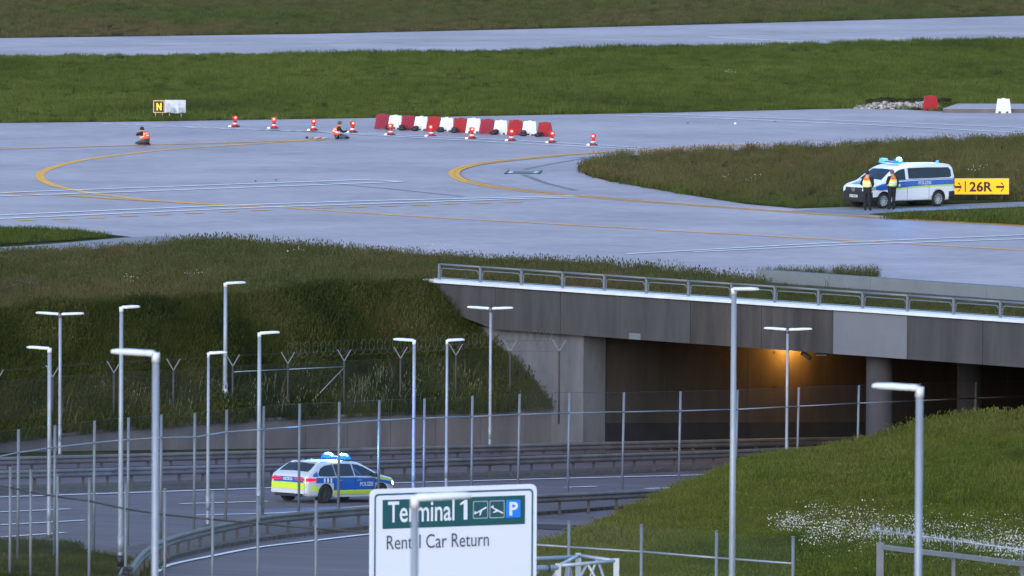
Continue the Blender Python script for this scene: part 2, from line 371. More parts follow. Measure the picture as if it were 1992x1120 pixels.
AR = [(1500, 280), (1380, 284), (1250, 292), (1100, 301), (1000, 310), (930, 318), (892, 327), (878, 336), (884, 346), (912, 356), (960, 365), (1040, 375), (1130, 383), (1250, 393), (1400, 404), (1500, 411), (1600, 418), (1800, 430), (2060, 444)]
ribbon('yellow_line', AR, 0.26, Yp, tx)
AR2 = [(1500, 281.5), (1380, 285.5), (1250, 293.5), (1100, 302.5), (1005, 311.5), (938, 319.5), (902, 328), (889, 336.5), (895, 346), (921, 355), (966, 363.5), (1042, 373.2), (1130, 381.3), (1250, 391.3), (1400, 402.3), (1500, 409.3), (1600, 416.5), (1800, 428.5), (2060, 442.5)]
ribbon('yellow_line', AR2, 0.24, Yp, tx, lift=0.028)
AR3 = [(1100, 304), (1005, 313), (943, 320.5), (908, 328.5), (896, 336.5), (903, 346), (928, 354.5), (972, 362.2), (1042, 371.5), (1130, 379.5), (1250, 389.5)]
ribbon('expansion_joint', AR3, 0.06, M['stain'], tx, lift=0.020)
for x0, y in ((35, 430), (103, 428), (170, 425), (234, 421.5), (298, 419), (360, 416), (427, 413), (490, 410.5), (615, 405.5), (678, 404), (740, 402), (800, 400), (860, 398), (920, 396.5), (980, 395)):
    ribbon('yellow_dash', [(x0, y), (x0 + 33, y - 1.2)], 0.42, Yp, tx, lift=0.030)
for ln in ([(-60, 378), (350, 363), (720, 350), (780, 354.5)], [(-60, 384.5), (300, 372), (780, 354.5)], [(-60, 422), (400, 402), (700, 392), (1120, 382)], [(-60, 429), (500, 404.5), (1000, 388), (1120, 384.5)]):
    ribbon('white_line', ln, 0.42, Wp, tx, smooth=False, lift=0.035)
def dashed(a, b, n, duty, wdt):
    for i in range(n):
        t0, t1 = i / n, (i + duty) / n
        ribbon('white_dash', [(a[0] + (b[0] - a[0]) * t0, a[1] + (b[1] - a[1]) * t0), (a[0] + (b[0] - a[0]) * t1, a[1] + (b[1] - a[1]) * t1)], wdt, Wp, tx, lift=0.035)
dashed((200, 241), (480, 252), 9, 0.6, 0.34); dashed((300, 247), (590, 256), 9, 0.6, 0.34)
for ln in ([(480, 252), (760, 263), (980, 272.5), (1250, 288)], [(590, 256), (800, 268), (1000, 279), (1240, 291)], [(1200, 225), (1400, 231), (1700, 244), (2040, 262)], [(1250, 221), (1600, 234), (2040, 251)], [(1220, 495), (1600, 474), (2040, 456)], [(1350, 491), (1650, 477), (2040, 464)]):
    ribbon('white_line', ln, 0.30, Wp, tx, smooth=False, lift=0.035)
for ln in ([(0, 92), (600, 85), (1000, 77), (1500, 66), (2040, 52)],): ribbon('yellow_line', ln, 0.3, M['pale_yellow_paint'], ut)
ribbon('white_line', [(1380, 72), (1520, 79), (1660, 83)], 0.3, Wp, ut)
# rubber and sealing marks on the slabs
for ln, wd in (([(955, 327), (1010, 329)], .12), ([(952, 351), (1010, 353)], .12), ([(1105, 375), (1240, 379)], .10), ([(1110, 306), (1160, 308)], .10), ([(1018, 340), (1060, 356), (1120, 371)], .35), ([(1020, 330), (1080, 318), (1140, 308)], .25), ([(620, 356), (760, 368), (900, 383)], .30), ([(525, 301), (600, 298)], .10)):
    ribbon('tyre_mark', ln, wd, M['stain'], tx, lift=0.018)
dr = empty('drain_channel', P(1018, 337, 0.012)); tag(dr, 'low white and dark drain channel cover in the pavement inside the double yellow curve', 'drain')
q = [P(985, 337.5), P(998, 333.5), P(1049, 334.5), P(1036, 338.8)]
b_ = MB(); b_.add([v - dr.location + Vector((0, 0, 0.032)) for v in q], [(0, 3, 2, 1)]); b_.build('channel_bed', M['kerb_beam'], dr)
for a, b2 in ((986, 996), (1036, 1046)):
    b_ = MB(); y_ = 336.5
    b_.add([v - dr.location + Vector((0, 0, 0.045)) for v in (P(a, y_ + 1.4), P(a + 5, y_ - 1.4), P(b2 + 4, y_ - 1.4), P(b2, y_ + 1.4))], [(0, 3, 2, 1)]); b_.build('cover_plate', M['white_plastic'], dr)
for a in (983, 1047):
    b_ = MB(); b_.bar(P(a, 339) - dr.location + Vector((0, 0, .05)), P(a + 6, 333.5) - dr.location + Vector((0, 0, .05)), .09, .06); b_.build('grate_end', M['black'], dr)

# ---- the road in the cutting
def rsheet(name, pts, lift, m, fn=R, kind='structure', parent=None):
    v = [fn(*p) + Vector((0, 0, lift)) for p in pts]
    me = bpy.data.meshes.new(name); me.from_pydata([tuple(q) for q in v], [], [tuple(range(len(v)))]); me.materials.append(m)
    if me.polygons[0].normal.z < 0: me.flip_normals()
    o = link(name, me, parent)
    if not parent: tag(o, kind=kind)
    return o
rc = [(-60, 338), (60, 338), (80, 520), (-12, 520), (-12, 470), (-60, 400)]
road = struct('road', [Vector((x, y, road_z(x, y))) for x, y in rc], [tuple(range(6))], M['asphalt'])
rsheet('median_strip', [(-60, 948), (0, 945), (500, 930), (1040, 915), (1400, 900), (1640, 884), (1640, 893), (1400, 912), (1040, 930), (500, 947), (0, 962), (-60, 965)], 0.012, M['gravel'])
rsheet('far_verge', [(-60, 885), (0, 880), (500, 868), (1100, 862), (1100, 874), (500, 884), (0, 896), (-60, 899)], 0.012, M['soil'])
rsheet('grass_verge', [(-60, 1052), (60, 1050), (150, 1056), (170, 1075), (230, 1082), (300, 1092), (318, 1102), (290, 1140), (-60, 1140)], 0.012, M['soil'])
isl = [(200, 1076), (300, 1063), (420, 1041), (560, 1021), (720, 1003), (900, 992), (1040, 986), (1260, 972), (1260, 986), (1040, 1003), (900, 1012), (720, 1029), (560, 1046), (500, 1054), (420, 1068), (340, 1087), (312, 1101)]
iv = [R(*p) for p in isl]; n = len(iv); mb = MB()
mb.add([v + Vector((0, 0, .12)) for v in iv] + [v - Vector((0, 0, .2)) for v in iv], [tuple(range(n))])
mb.f += [[i, (i + 1) % n, n + (i + 1) % n, n + i] for i in range(n)]; mb.m += [1] * n; mb.sm += [False] * n
tag(mb.build('traffic_island', [M['island'], M['gravel']]), kind='structure')
for ln, wd in (([(-60, 972), (0, 968), (500, 951), (720, 942), (1040, 933), (1395, 924)], .25), ([(300, 1116), (330, 1100), (420, 1081), (500, 1066), (600, 1054), (720, 1040), (900, 1022), (1040, 1012)], .22), ([(380, 1003), (560, 998), (720, 985)], .2)):
    ribbon('edge_line', ln, wd, Wp, road, fn=R, lift=0.03)
for a, b2 in (((0, 997), (135, 991)), ((0, 1022), (165, 1013)), ((350, 981), (520, 976)), ((0, 1046), (125, 1037)), ((1255, 951.5), (1320, 949.5)), ((1100, 949), (1160, 947))):
    ribbon('lane_dash', [a, b2], 0.2, Wp, road, fn=R, lift=0.03)
rsheet('dark_patch', [(1040, 1020), (1120, 1022), (1180, 1028), (1100, 1032), (1040, 1029)], 0.02, mat('dark_asphalt', (0.05, 0.045, 0.05), 0.9, spec=0.1), parent=road)  # darker patch of asphalt on the slip road

# ---- hill under the camera, low ground in front of the road
hz = [(-300, 15), (-40, 24), (3, 25.2), (12, 24.4), (60, 17.5), (120, 10.5), (180, 5.5), (240, 0.5), (300, -3.3), (347, -4.4), (350, -9.0), (520, -9.0)]
vs = []; fs = []
for y, z in hz:
    for x in (-900, -60, -20, 0, 20, 60, 900): vs.append((x, y, z))
for i in range(len(hz) - 1):
    for j in range(6): fs.append((i * 7 + j, i * 7 + j + 1, (i + 1) * 7 + j + 1, (i + 1) * 7 + j))
struct('hill', vs, fs, M['soil'])

# ---- bank of the cutting and retaining wall
WB = smooth_line([R(-260, 893), R(0, 881), R(420, 874), R(760, 871), R(1108, 871)], 8)      # foot of the wall
def px_of(p):
    l = CROT.transposed() @ (p - CAM); return (PW / 2 + F * l.x / -l.z, PH / 2 - F * l.y / -l.z)
def wall_top_y(x): return float(np.interp(x, [-300, 0, 200, 420, 700, 1108], [886, 859, 839, 822, 809, 795]))
WT = []
for p in WB:
    x, y = px_of(p); q = D(x, wall_top_y(x), p.y); WT.append(Vector((p.x, p.y, max(q.z, p.z + .15))))
def bank_pt(u, v):                                  # u 0..1 left to right, v 0 crest .. 1 wall top
    k = u * (len(WT) - 1); i = min(int(k), len(WT) - 2); b = WT[i].lerp(WT[i + 1], k - i)
    kx = (u - 8 / 32) / (1 - 8 / 32)
    a = C0.lerp(C1, kx) if kx >= 0 else C0.lerp(CX, -kx * .35)
    p = a.lerp(b, v); p.z += 0.35 * math.sin(math.pi * v) * (0.6 - v) * 2 * .6
    p.z += 0.10 * math.sin(p.x * 1.3 + p.y * .7) * math.sin(math.pi * v)
    return p
NU, NV = 64, 14; vs = []; fs = []
for i in range(NU + 1):
    for j in range(NV + 1): vs.append(bank_pt(i / NU, j / NV))
for i in range(NU):
    for j in range(NV): a = i * (NV + 1) + j; fs.append((a, a + 1, a + NV + 2, a + NV + 1))
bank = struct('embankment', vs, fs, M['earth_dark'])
rw = empty('retaining_wall', WB[16]); tag(rw, 'low grey concrete retaining wall along the foot of the dark grass bank', 'wall')
k0 = 0
for k in range(0, len(WB) - 1, 2):
    mb = MB(); a, b = WB[k], WB[min(k + 2, len(WB) - 1)]; ta, tb = WT[k], WT[min(k + 2, len(WB) - 1)]
    d = (b - a); d.z = 0; d.normalize(); nr = Vector((d.y, -d.x, 0)); e = d * 0.012
    vs = [a + e - Vector((0, 0, .5)), b - e - Vector((0, 0, .5)), tb - e, ta + e]
    vs = [v - rw.location for v in vs]; vs += [v - nr * .35 for v in vs]
    mb.add(vs, [(0, 1, 2, 3), (7, 6, 5, 4), (0, 4, 5, 1), (1, 5, 6, 2), (2, 6, 7, 3), (3, 7, 4, 0)]); mb.build('wall_panel', M['wall_mid'], rw)
    mb = MB(); mb.bar(ta + e + Vector((0, 0, .05)) - rw.location - nr * .16, tb - e + Vector((0, 0, .05)) - rw.location - nr * .16, .46, .10); mb.build('coping', M['wall_mid'], rw)

# ---- taxiway bridge over the road
br = empty('taxiway_bridge', BR0.copy()); br.location.z = 0
tag(br, 'long concrete taxiway bridge with stained fascia and white coping over the dark underpass', 'bridge')
def bl(p): return Vector(p) - br.location
def bpos(t, back_, z): return bl(BR0 + bdir * t + back * back_) * Vector((1, 1, 0)) + Vector((0, 0, z)) if False else Vector((*(bl(BR0 + bdir * t + back * back_)).xy, z))
def tpx(px): return (on_bridge(px) - BR0).dot(bdir)
FAS_T, FAS_B = 0.14, -1.48
joints = [845, 963, 1090, 1206, 1343, 1481, 1621, 1765, 1912, 2075, 2250]
mats_f = ['girder', 'girder', 'girder', 'girder', 'girder_dark', 'girder_dark', 'girder_light', 'girder', 'girder', 'girder']
for i in range(len(joints) - 1):
    t0, t1 = tpx(joints[i]) + .012, tpx(joints[i + 1]) - .012; mb = MB(); dz = 0.004 * (i % 3)
    vs = [bpos(t0, dz, FAS_B), bpos(t1, dz, FAS_B), bpos(t1, dz, FAS_T), bpos(t0, dz, FAS_T)]; vs += [v + back * .35 for v in vs]
    if i == 0: vs[0].z = vs[4].z = -0.75
    mb.add(vs, [(0, 1, 2, 3), (7, 6, 5, 4), (0, 4, 5, 1), (1, 5, 6, 2), (2, 6, 7, 3), (3, 7, 4, 0)])
    o = mb.build('fascia_panel', M[mats_f[i]], br)
    if mats_f[i] == 'girder_light': o['label'] = 'pale repaired fascia panel'
for i, (a, b) in enumerate(zip(range(0, 72, 6), range(6, 78, 6))):
    mb = MB(); t0, t1 = a + .004 - .3, b - .004 - .3
    vs = [bpos(t0, -.10, FAS_T + .043), bpos(t1, -.10, FAS_T + .043), bpos(t1, -.10, .30), bpos(t0, -.10, .30)]; vs += [v + back * .62 + Vector((0, 0, .02)) for v in vs]
    mb.add(vs, [(0, 1, 2, 3), (7, 6, 5, 4), (0, 4, 5, 1), (1, 5, 6, 2), (2, 6, 7, 3), (3, 7, 4, 0)]); mb.build('coping_sheet', M['cap_white'], br)
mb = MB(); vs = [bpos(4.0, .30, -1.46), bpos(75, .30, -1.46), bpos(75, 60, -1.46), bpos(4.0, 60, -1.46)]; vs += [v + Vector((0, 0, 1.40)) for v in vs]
mb.add(vs, [(0, 1, 2, 3), (7, 6, 5, 4), (0, 4, 5, 1), (1, 5, 6, 2), (2, 6, 7, 3), (3, 7, 4, 0)]); mb.build('deck_slab', M['shaded_tunnel_wall'], br)
t_c = tpx(1121)                                       # corner of the underpass wall
mb = MB(); vs = [bpos(2.2, .42, -8), bpos(t_c, .42, -8), bpos(t_c, .42, -1.47), bpos(2.2, .42, -1.47)]; vs += [v + back * 1.2 for v in vs]
mb.add(vs, [(0, 1, 2, 3), (7, 6, 5, 4), (0, 4, 5, 1), (1, 5, 6, 2), (2, 6, 7, 3), (3, 7, 4, 0)]); mb.build('abutment', M['wall_light'], br)
# inner wall in bays, first pale, others with shade in their colour; dark plinth
e0 = t_c - .05
rd = Vector((RU.x, RU.y, 0)).normalized()
wdir = back
bays = [0.0, 0.9, 4.6, 9.1, 13.6, 18.1, 24, 30, 40, 60]
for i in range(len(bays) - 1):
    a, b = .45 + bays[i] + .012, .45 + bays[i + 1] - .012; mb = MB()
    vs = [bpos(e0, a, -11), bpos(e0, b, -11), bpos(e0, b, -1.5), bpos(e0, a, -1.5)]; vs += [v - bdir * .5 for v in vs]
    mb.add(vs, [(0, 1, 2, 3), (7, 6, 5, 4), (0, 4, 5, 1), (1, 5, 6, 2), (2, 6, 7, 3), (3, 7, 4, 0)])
    mb.build('wall_bay', M['wall_light'] if i == 0 else M['shaded_tunnel_wall'], br)
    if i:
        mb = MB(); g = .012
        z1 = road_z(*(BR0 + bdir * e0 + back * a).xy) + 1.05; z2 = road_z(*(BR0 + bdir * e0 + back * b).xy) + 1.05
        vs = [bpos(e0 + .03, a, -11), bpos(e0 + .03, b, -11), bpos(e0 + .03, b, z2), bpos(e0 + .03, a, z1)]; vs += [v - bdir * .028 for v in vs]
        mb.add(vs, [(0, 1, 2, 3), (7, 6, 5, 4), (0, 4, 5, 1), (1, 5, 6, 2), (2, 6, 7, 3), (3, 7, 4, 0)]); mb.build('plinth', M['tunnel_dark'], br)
hm = MB().tube([(0, 0, 0), (0, -.02, 0)], .035, 8).mesh('tie_hole', M['black'])
for bk in (1.6, 3.0, 4.2, 5.8, 7.6, 10.6, 12.4):
    for z in (-2.6, -3.9):
        o = link('tie_hole', hm, br); o.location = bpos(e0 + .012, .45 + bk, z); o.rotation_euler.z = math.atan2(bdir.y, bdir.x) + math.pi / 2
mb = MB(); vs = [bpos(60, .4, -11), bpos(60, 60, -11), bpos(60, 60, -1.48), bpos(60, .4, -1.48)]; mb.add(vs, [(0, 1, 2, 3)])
vs = [bpos(4, 60, -11), bpos(60, 60, -11), bpos(60, 60, -1.48), bpos(4, 60, -1.48)]; mb.add(vs, [(0, 1, 2, 3)]); mb.build('side_and_light_stop_wall', M['tunnel_dark'], br)  # end face added to keep daylight out; side face is the unseen right wall
for px, bk in ((1711, 1.1), (1888, 9.0)):
    p = on_bridge(px); t = (p - BR0).dot(bdir)
    # shift along the bridge so that it stays in its column when set back
    d = ray(px, 700); base = BR0 + back * bk; tt = (d.x * (base.y - CAM.y) - d.y * (base.x - CAM.x)) / (d.y * bdir.x - d.x * bdir.y)
    c = bpos(tt, bk, 0); mb = MB(); mb.tube([(c.x, c.y, -9), (c.x, c.y, -1.47)], .5, 28); mb.build('column', M['column'], br)
# railing
rl = empty('bridge_railing', BR0.copy()); tag(rl, 'grey tubular railing with rounded inner frames along the bridge edge', 'railing')
posts = [848, 928, 1008, 1088, 1169, 1251, 1333, 1417, 1501, 1586, 1672, 1759, 1849, 1940, 2033, 2128]
def rp(t, z): return BR0 + bdir * t + back * .18 + Vector((0, 0, z)) - rl.location
ts = [tpx(x) for x in posts]
pm = None
for i, t in enumerate(ts):
    if pm is None:
        mb = MB(); mb.bar((0, 0, 0), (0, 0, .60), .07, .10, up=bdir); mb.box((0, 0, .045), (.16, .16, .03)); pm = mb.mesh('post', M['galv_post'])
    o = link('post', pm, rl); o.location = rp(t, 0.02)
    if i < len(ts) - 1:
        mb = MB(); mb.tube([rp(t + .05, .60), rp(ts[i + 1] - .05, .60)], .042, 8); mb.build('top_rail', M['galv_post'], rl)
        a, b = t + .12, ts[i + 1] - .12; mb = MB(); r_ = .10
        path = [rp(a, .10), rp(a, .36), rp(a + .03, .42), rp(a + r_, .45), rp(b - r_, .45), rp(b - .03, .42), rp(b, .36), rp(b, .10), rp(b - .03, .08), rp(a + .03, .08), rp(a, .10)]
        mb.tube(path, .022, 6, cap=False); mb.build('inner_frame', M['galv_post'], rl)
# low concrete beam behind the railing
kb = empty('concrete_beam', P(1480, 548)); tag(kb, 'long low grey green concrete beam edging the taxiway above the bridge', 'beam')
ka, kb1 = P(1480, 548), P(2160, 596); kd = (kb1 - ka).normalized(); L = (kb1 - ka).length
for i in range(3):
    mb = MB(); a = ka + kd * (L * i / 3 + .006) - kb.location; b = ka + kd * (L * (i + 1) / 3 - .006) - kb.location
    mb.bar(a + Vector((0, 0, .24)), b + Vector((0, 0, .24)), .5, .50); mb.build('beam_segment', M['kerb_beam'], kb)
sheet('gravel_strip', [(1480, 548), (2160, 597), (2160, 612), (1992, 600), (1700, 575), (1500, 556)], 0.03, M['gravel'])
# sodium lamp in the underpass and small fixtures under the girder
tl = empty('underpass_lamp', bpos(0, 0, 0) + br.location)
base = BR0 + back * 2.0; d = ray(1553, 690); tt = (d.x * (base.y - CAM.y) - d.y * (base.x - CAM.x)) / (d.y * bdir.x - d.x * bdir.y)
# lamp close to the inner wall, deeper in
dd = 11.8
tl.location = BR0 + bdir * (e0 + .40) + back * dd + Vector((0, 0, -1.9 - BR0.z))
tag(tl, 'glowing orange wall lamp high on the underpass wall behind the girder', 'lamp')
mb = MB(); mb.box((0, 0, .10), (.35, .5, .12)); mb.build('housing', M['galv_dark'], tl)
mb = MB(); mb.box((0, 0, .0), (.25, .4, .06)); mb.build('lens', M['sodium'], tl)
ld = bpy.data.lights.new('underpass_light', 'POINT'); ld.energy = 330; ld.color = (1.0, 0.46, 0.08); ld.shadow_soft_size = .15
lo = bpy.data.objects.new('underpass_light', ld); COL.objects.link(lo); lo.parent = tl; lo.location = (0, 0, -.12)
for px, lab in ((1570, 'dark surveillance camera hanging under the girder beside the orange glow'), (1598, 'small dark fixture under the girder right of the hanging camera')):
    base = BR0 + back * .8; d = ray(px, 670); tt = (d.x * (base.y - CAM.y) - d.y * (base.x - CAM.x)) / (d.y * bdir.x - d.x * bdir.y)
    fx = empty('hanging_camera' if px == 1570 else 'ceiling_fixture', base + bdir * tt + Vector((0, 0, -1.52 - base.z))); tag(fx, lab, 'camera' if px == 1570 else 'fixture')
    if px == 1570:
        mb = MB(); mb.tube([(0, 0, .04), (0, 0, -.16)], .03, 8); mb.build('bracket', M['black'], fx)
        mb = MB(); mb.tube([(-.20, -.05, -.06), (.12, -.16, -.26)], .085, 10); mb.build('camera_body', M['galv_dark'], fx)
        mb = MB(); mb.tube([(.12, -.16, -.26), (.16, -.175, -.285)], .055, 10); mb.build('lens', M['black'], fx)
    else:
        mb = MB(); mb.box((0, 0, -.05), (.45, .16, .10)); mb.build('housing', M['black'], fx); mb = MB(); mb.box((0, 0, -.115), (.38, .10, .03)); mb.build('diffuser', M['lamp_lens'], fx)
sg = on_bridge(1236); pl = empty('marker_plate', sg + bnor * .012 + Vector((0, 0, -.3 + FAS_B + .12))); tag(pl, 'small pale square plate fixed low on the bridge fascia', 'plate')
ang = math.atan2(bdir.y, bdir.x); pl.rotation_euler.z = ang
mb = MB(); mb.box((0, 0, 0), (.62, .016, .24)); mb.build('plate', M['girder_light'], pl)
for sx in (-1, 1):
    mb = MB(); mb.tube([(sx * .24, -.008, 0), (sx * .24, -.025, 0)], .015, 6); mb.build('bolt', M['galv_dark'], pl)

# ---- grassy mound on the right, in front of the underpass
crest = [(1040, 1078, 362), (1110, 1064, 368), (1200, 1016, 374), (1290, 968, 380), (1390, 926, 385), (1480, 892, 388), (1600, 876, 391), (1700, 858, 393), (1850, 826, 392), (1992, 815, 390), (2200, 800, 388)]
front = [(1000, 1150, 345), (1110, 1150, 345), (1200, 1152, 344), (1290, 1153, 343), (1390, 1154, 342), (1480, 1155, 341), (1600, 1156, 340), (1700, 1157, 339), (1850, 1158, 338), (1992, 1160, 337), (2200, 1165, 336)]
cr = smooth_line([D(*c) for c in crest], 6); fr = smooth_line([D(*c) for c in front], 6)
def mound_pt(u, v):
    k = u * (len(cr) - 1); i = min(int(k), len(cr) - 2); a = cr[i].lerp(cr[i + 1], k - i); b = fr[i].lerp(fr[i + 1], k - i)
    if v < 0:
        p = a + Vector((-.4, 1.0, 0)) * (-v * 14); p.z = a.z + v * 8; return p
    p = a.lerp(b, v); p.z += .35 * math.sin(math.pi * min(1, v * 1.3)) * (a.z - b.z) * .25
    p.z += .07 * math.sin(p.x * 1.7 + p.y) * math.sin(p.y * .5)
    return p
vs = []; fs = []; NU, NV = 60, 20; vv = [-1, -.5, -.2, -.06] + [j / NV for j in range(NV + 1)]
for i in range(NU + 1):
    for v in vv: vs.append(mound_pt(i / NU, v))
k = len(vv)
for i in range(NU):
    for j in range(k - 1): a = i * k + j; fs.append((a, a + 1, a + k + 1, a + k))
struct('mound', vs, fs, M['soil'])
# ------------------------------------------------------------------ grass and flowers
def tuft(name, nb, rad, hmin, hmax, wid, lean, seed, heads=False):
    r = np.random.default_rng(seed); mb = MB()
    for i in range(nb):
        a = r.uniform(0, 6.283); q = rad * math.sqrt(r.uniform()); x, y = q * math.cos(a), q * math.sin(a)
        h = r.uniform(hmin, hmax); t = r.uniform(0, 6.283); l = r.uniform(0.1, lean) * h; b = r.uniform(0, 3.14)
        w_ = wid * r.uniform(.6, 1.3); wx, wy = w_ * math.cos(b) / 2, w_ * math.sin(b) / 2
        lx, ly = l * math.cos(t), l * math.sin(t)
        mb.add([(x - wx, y - wy, -.03), (x + wx, y + wy, -.03), (x + wx * .8 + lx * .35, y + wy * .8 + ly * .35, h * .6), (x - wx * .8 + lx * .35, y - wy * .8 + ly * .35, h * .6), (x + lx, y + ly, h)], [(0, 1, 2, 3), (3, 2, 4)])
        if heads and r.uniform() < .3:
            mb.box((x + lx, y + ly, h), (.018, .018, .07), 0)
    me = mb.mesh(name, G['mid']); o = bpy.data.objects.new(name, me); return o
T_LOW = [tuft('grass_tuft_source', 64, .42, .05, .26, .017, .7, s) for s in (1, 2, 3)]
T_TALL = [tuft('tall_grass_source', 60, .38, .10, .46, .013, .6, s, True) for s in (4, 5, 6)]
T_SHORT = [tuft('short_grass_source', 60, .40, .03, .11, .02, .6, s) for s in (7, 8, 9)]
T_WEED = [tuft('weed_source', 8, .16, .30, .75, .016, .35, s, True) for s in (10, 11, 12)]
def flower_src(name, n, rad, zz, size, seed):
    r = np.random.default_rng(seed); mb = MB()
    for i in range(n):
        a = r.uniform(0, 6.283); q = rad * math.sqrt(r.uniform()); x, y, z = q * math.cos(a), q * math.sin(a), r.uniform(*zz); s_ = size * r.uniform(.6, 1.2)
        ph = r.uniform(0, 6.28); ti = r.uniform(.3, 1.0)
        pts = [(x, y, z)] + [(x + s_ * math.cos(ph + k * 1.047), y + s_ * ti * math.sin(ph + k * 1.047) * .6, z + s_ * .8 * math.sin(ph + k * 1.047)) for k in range(6)]
        mb.add(pts, [(0, 1 + k, 1 + (k + 1) % 6) for k in range(6)])
    return bpy.data.objects.new(name, mb.mesh(name, M['petal_white']))
FL = [flower_src('flower_source', 4, .3, (.22, .42), .020, s) for s in (1, 2, 3)]
def scatter(name, label, cat, pts, scl, srcs, material, sclz=None):
    pts = np.asarray(pts, dtype=np.float32); n_ = len(pts)
    me = bpy.data.meshes.new(name); me.vertices.add(n_); me.vertices.foreach_set('co', pts.ravel())
    a = me.attributes.new('scl', 'FLOAT_VECTOR', 'POINT'); sc_ = np.repeat(np.asarray(scl, np.float32)[:, None], 3, 1)
    if sclz is not None: sc_[:, 2] *= sclz
    a.data.foreach_set('vector', sc_.ravel().astype(np.float32))
    a = me.attributes.new('rot', 'FLOAT_VECTOR', 'POINT'); rt = np.zeros((n_, 3), np.float32); rt[:, 2] = RNG.uniform(0, 6.283, n_); a.data.foreach_set('vector', rt.ravel())
    me.materials.append(material)
    o = link(name, me); tag(o, label, cat, kind='stuff')
    ng = bpy.data.node_groups.new(name, 'GeometryNodeTree')
    ng.interface.new_socket('Geometry', in_out='INPUT', socket_type='NodeSocketGeometry'); ng.interface.new_socket('Geometry', in_out='OUTPUT', socket_type='NodeSocketGeometry')
    N = ng.nodes; K = ng.links; gi = N.new('NodeGroupInput'); go = N.new('NodeGroupOutput')
    jn = N.new('GeometryNodeJoinGeometry')
    for s_ in srcs:
        oi = N.new('GeometryNodeObjectInfo'); oi.inputs['Object'].default_value = s_; oi.inputs['As Instance'].default_value = False
        sm = N.new('GeometryNodeSetMaterial'); sm.inputs['Material'].default_value = material; K.new(oi.outputs['Geometry'], sm.inputs['Geometry'])
        g2 = N.new('GeometryNodeGeometryToInstance'); K.new(sm.outputs[0], g2.inputs[0]); K.new(g2.outputs[0], jn.inputs[0])
    ip = N.new('GeometryNodeInstanceOnPoints'); K.new(gi.outputs[0], ip.inputs['Points']); K.new(jn.outputs[0], ip.inputs['Instance']); ip.inputs['Pick Instance'].default_value = True
    rv = N.new('FunctionNodeRandomValue'); rv.data_type = 'INT'; rv.inputs['Min'].default_value = 0 if 'Min' in rv.inputs else 0
    for s_ in rv.inputs:
        if s_.name == 'Max' and s_.type == 'INT': s_.default_value = len(srcs) - 1
        if s_.name == 'Min' and s_.type == 'INT': s_.default_value = 0
    outi = [x for x in rv.outputs if x.type == 'INT'][0]; K.new(outi, ip.inputs['Instance Index'])
    for nm, sk in (('scl', 'Scale'), ('rot', 'Rotation')):
        na = N.new('GeometryNodeInputNamedAttribute'); na.data_type = 'FLOAT_VECTOR'; na.inputs['Name'].default_value = nm
        K.new([x for x in na.outputs if x.enabled][0], ip.inputs[sk])
    K.new(ip.outputs[0], go.inputs[0])
    md = o.modifiers.new('scatter', 'NODES'); md.node_group = ng
    return o
def inside(poly, x, y):
    c = np.zeros(len(x), bool); n_ = len(poly)
    for i in range(n_):
        x1, y1 = poly[i]; x2, y2 = poly[(i + 1) % n_]
        if y1 == y2: continue
        c ^= ((y1 > y) != (y2 > y)) & (x < (x2 - x1) * (y - y1) / (y2 - y1) + x1)
    return c
def fill(poly, dens):
    xy = np.array([(p.x, p.y) for p in poly]); lo, hi = xy.min(0), xy.max(0)
    n_ = int((hi[0] - lo[0]) * (hi[1] - lo[1]) * dens); q = RNG.uniform(lo, hi, (n_, 2))
    return q[inside(xy, q[:, 0], q[:, 1])]
def patch(x, y, sc, ph=0):                      # smooth pseudo noise 0..1 for uneven growth
    return .5 + .25 * np.sin(x * sc + 1.3 * np.sin(y * sc * .37 + ph) + ph) + .25 * np.sin(y * sc * .45 + 1.7 * np.sin(x * sc * .6 + ph * 2))
def meadow(name, label, px, dens, srcs, material, smin=.7, smax=1.3, z=.03, psc=.35, pamp=.5, keep=None):
    q = fill([P(a, b) for a, b in px], dens)
    if keep is not None: q = q[keep(q)]
    pt = np.column_stack([q, np.full(len(q), z)])
    s_ = RNG.uniform(smin, smax, len(q)) * (1 - pamp / 2 + pamp * patch(q[:, 0], q[:, 1], psc))
    return scatter(name, label, 'grass', pt, s_, srcs, material)
meadow('far_meadow', 'brownish green meadow beyond the far runway', [(-90, -40), (2080, -40)] + UP_TOP[::-1], 2.2, T_LOW, G['far'], .7, 1.3)
MID = UP_BOT[::-1] + [(a, b) for a, b in TX_TOP[::-1]]
meadow('middle_meadow', 'green meadow between the far runway and the taxiway', MID, 2.6, T_LOW, G['mid'], .6, 1.3)
meadow('mown_edge', 'short light green grass along the far taxiway edge', [(-80, 231), (300, 227), (740, 220), (1300, 211), (1620, 205), (1650, 211), (1300, 219), (740, 229), (300, 236), (-80, 240)], 2.2, T_SHORT, G['green'])
meadow('island_meadow', 'brownish tall grass island behind the police van', ISLE, 3.0, T_TALL, G['isle'], .55, 1.0, z=.03, keep=lambda q: ~((q[:, 0] > P(1838, 395).x) & (q[:, 0] < P(1975, 395).x) & (q[:, 1] < P(1900, 389.5).y)))
meadow('island_edge', 'greener grass rim of the island beside the pavement', [(1132, 332), (1150, 340), (1230, 352), (1340, 371), (1460, 391), (1560, 399), (1640, 397), (1640, 402), (1550, 405), (1450, 396), (1330, 377), (1220, 358), (1170, 348)], 5, T_LOW, G['green'], .7, 1.2)
meadow('verge_meadow', 'dark green grass strip in front of the police van', [(1720, 426), (1800, 421), (2080, 409), (2080, 446), (1992, 438), (1850, 431)], 5.0, T_LOW, G['green'], .8, 1.3)
meadow('small_verge', 'small green grass wedge beside the service path', ISLE_L, 4.0, T_LOW, G['green'], .7, 1.2)
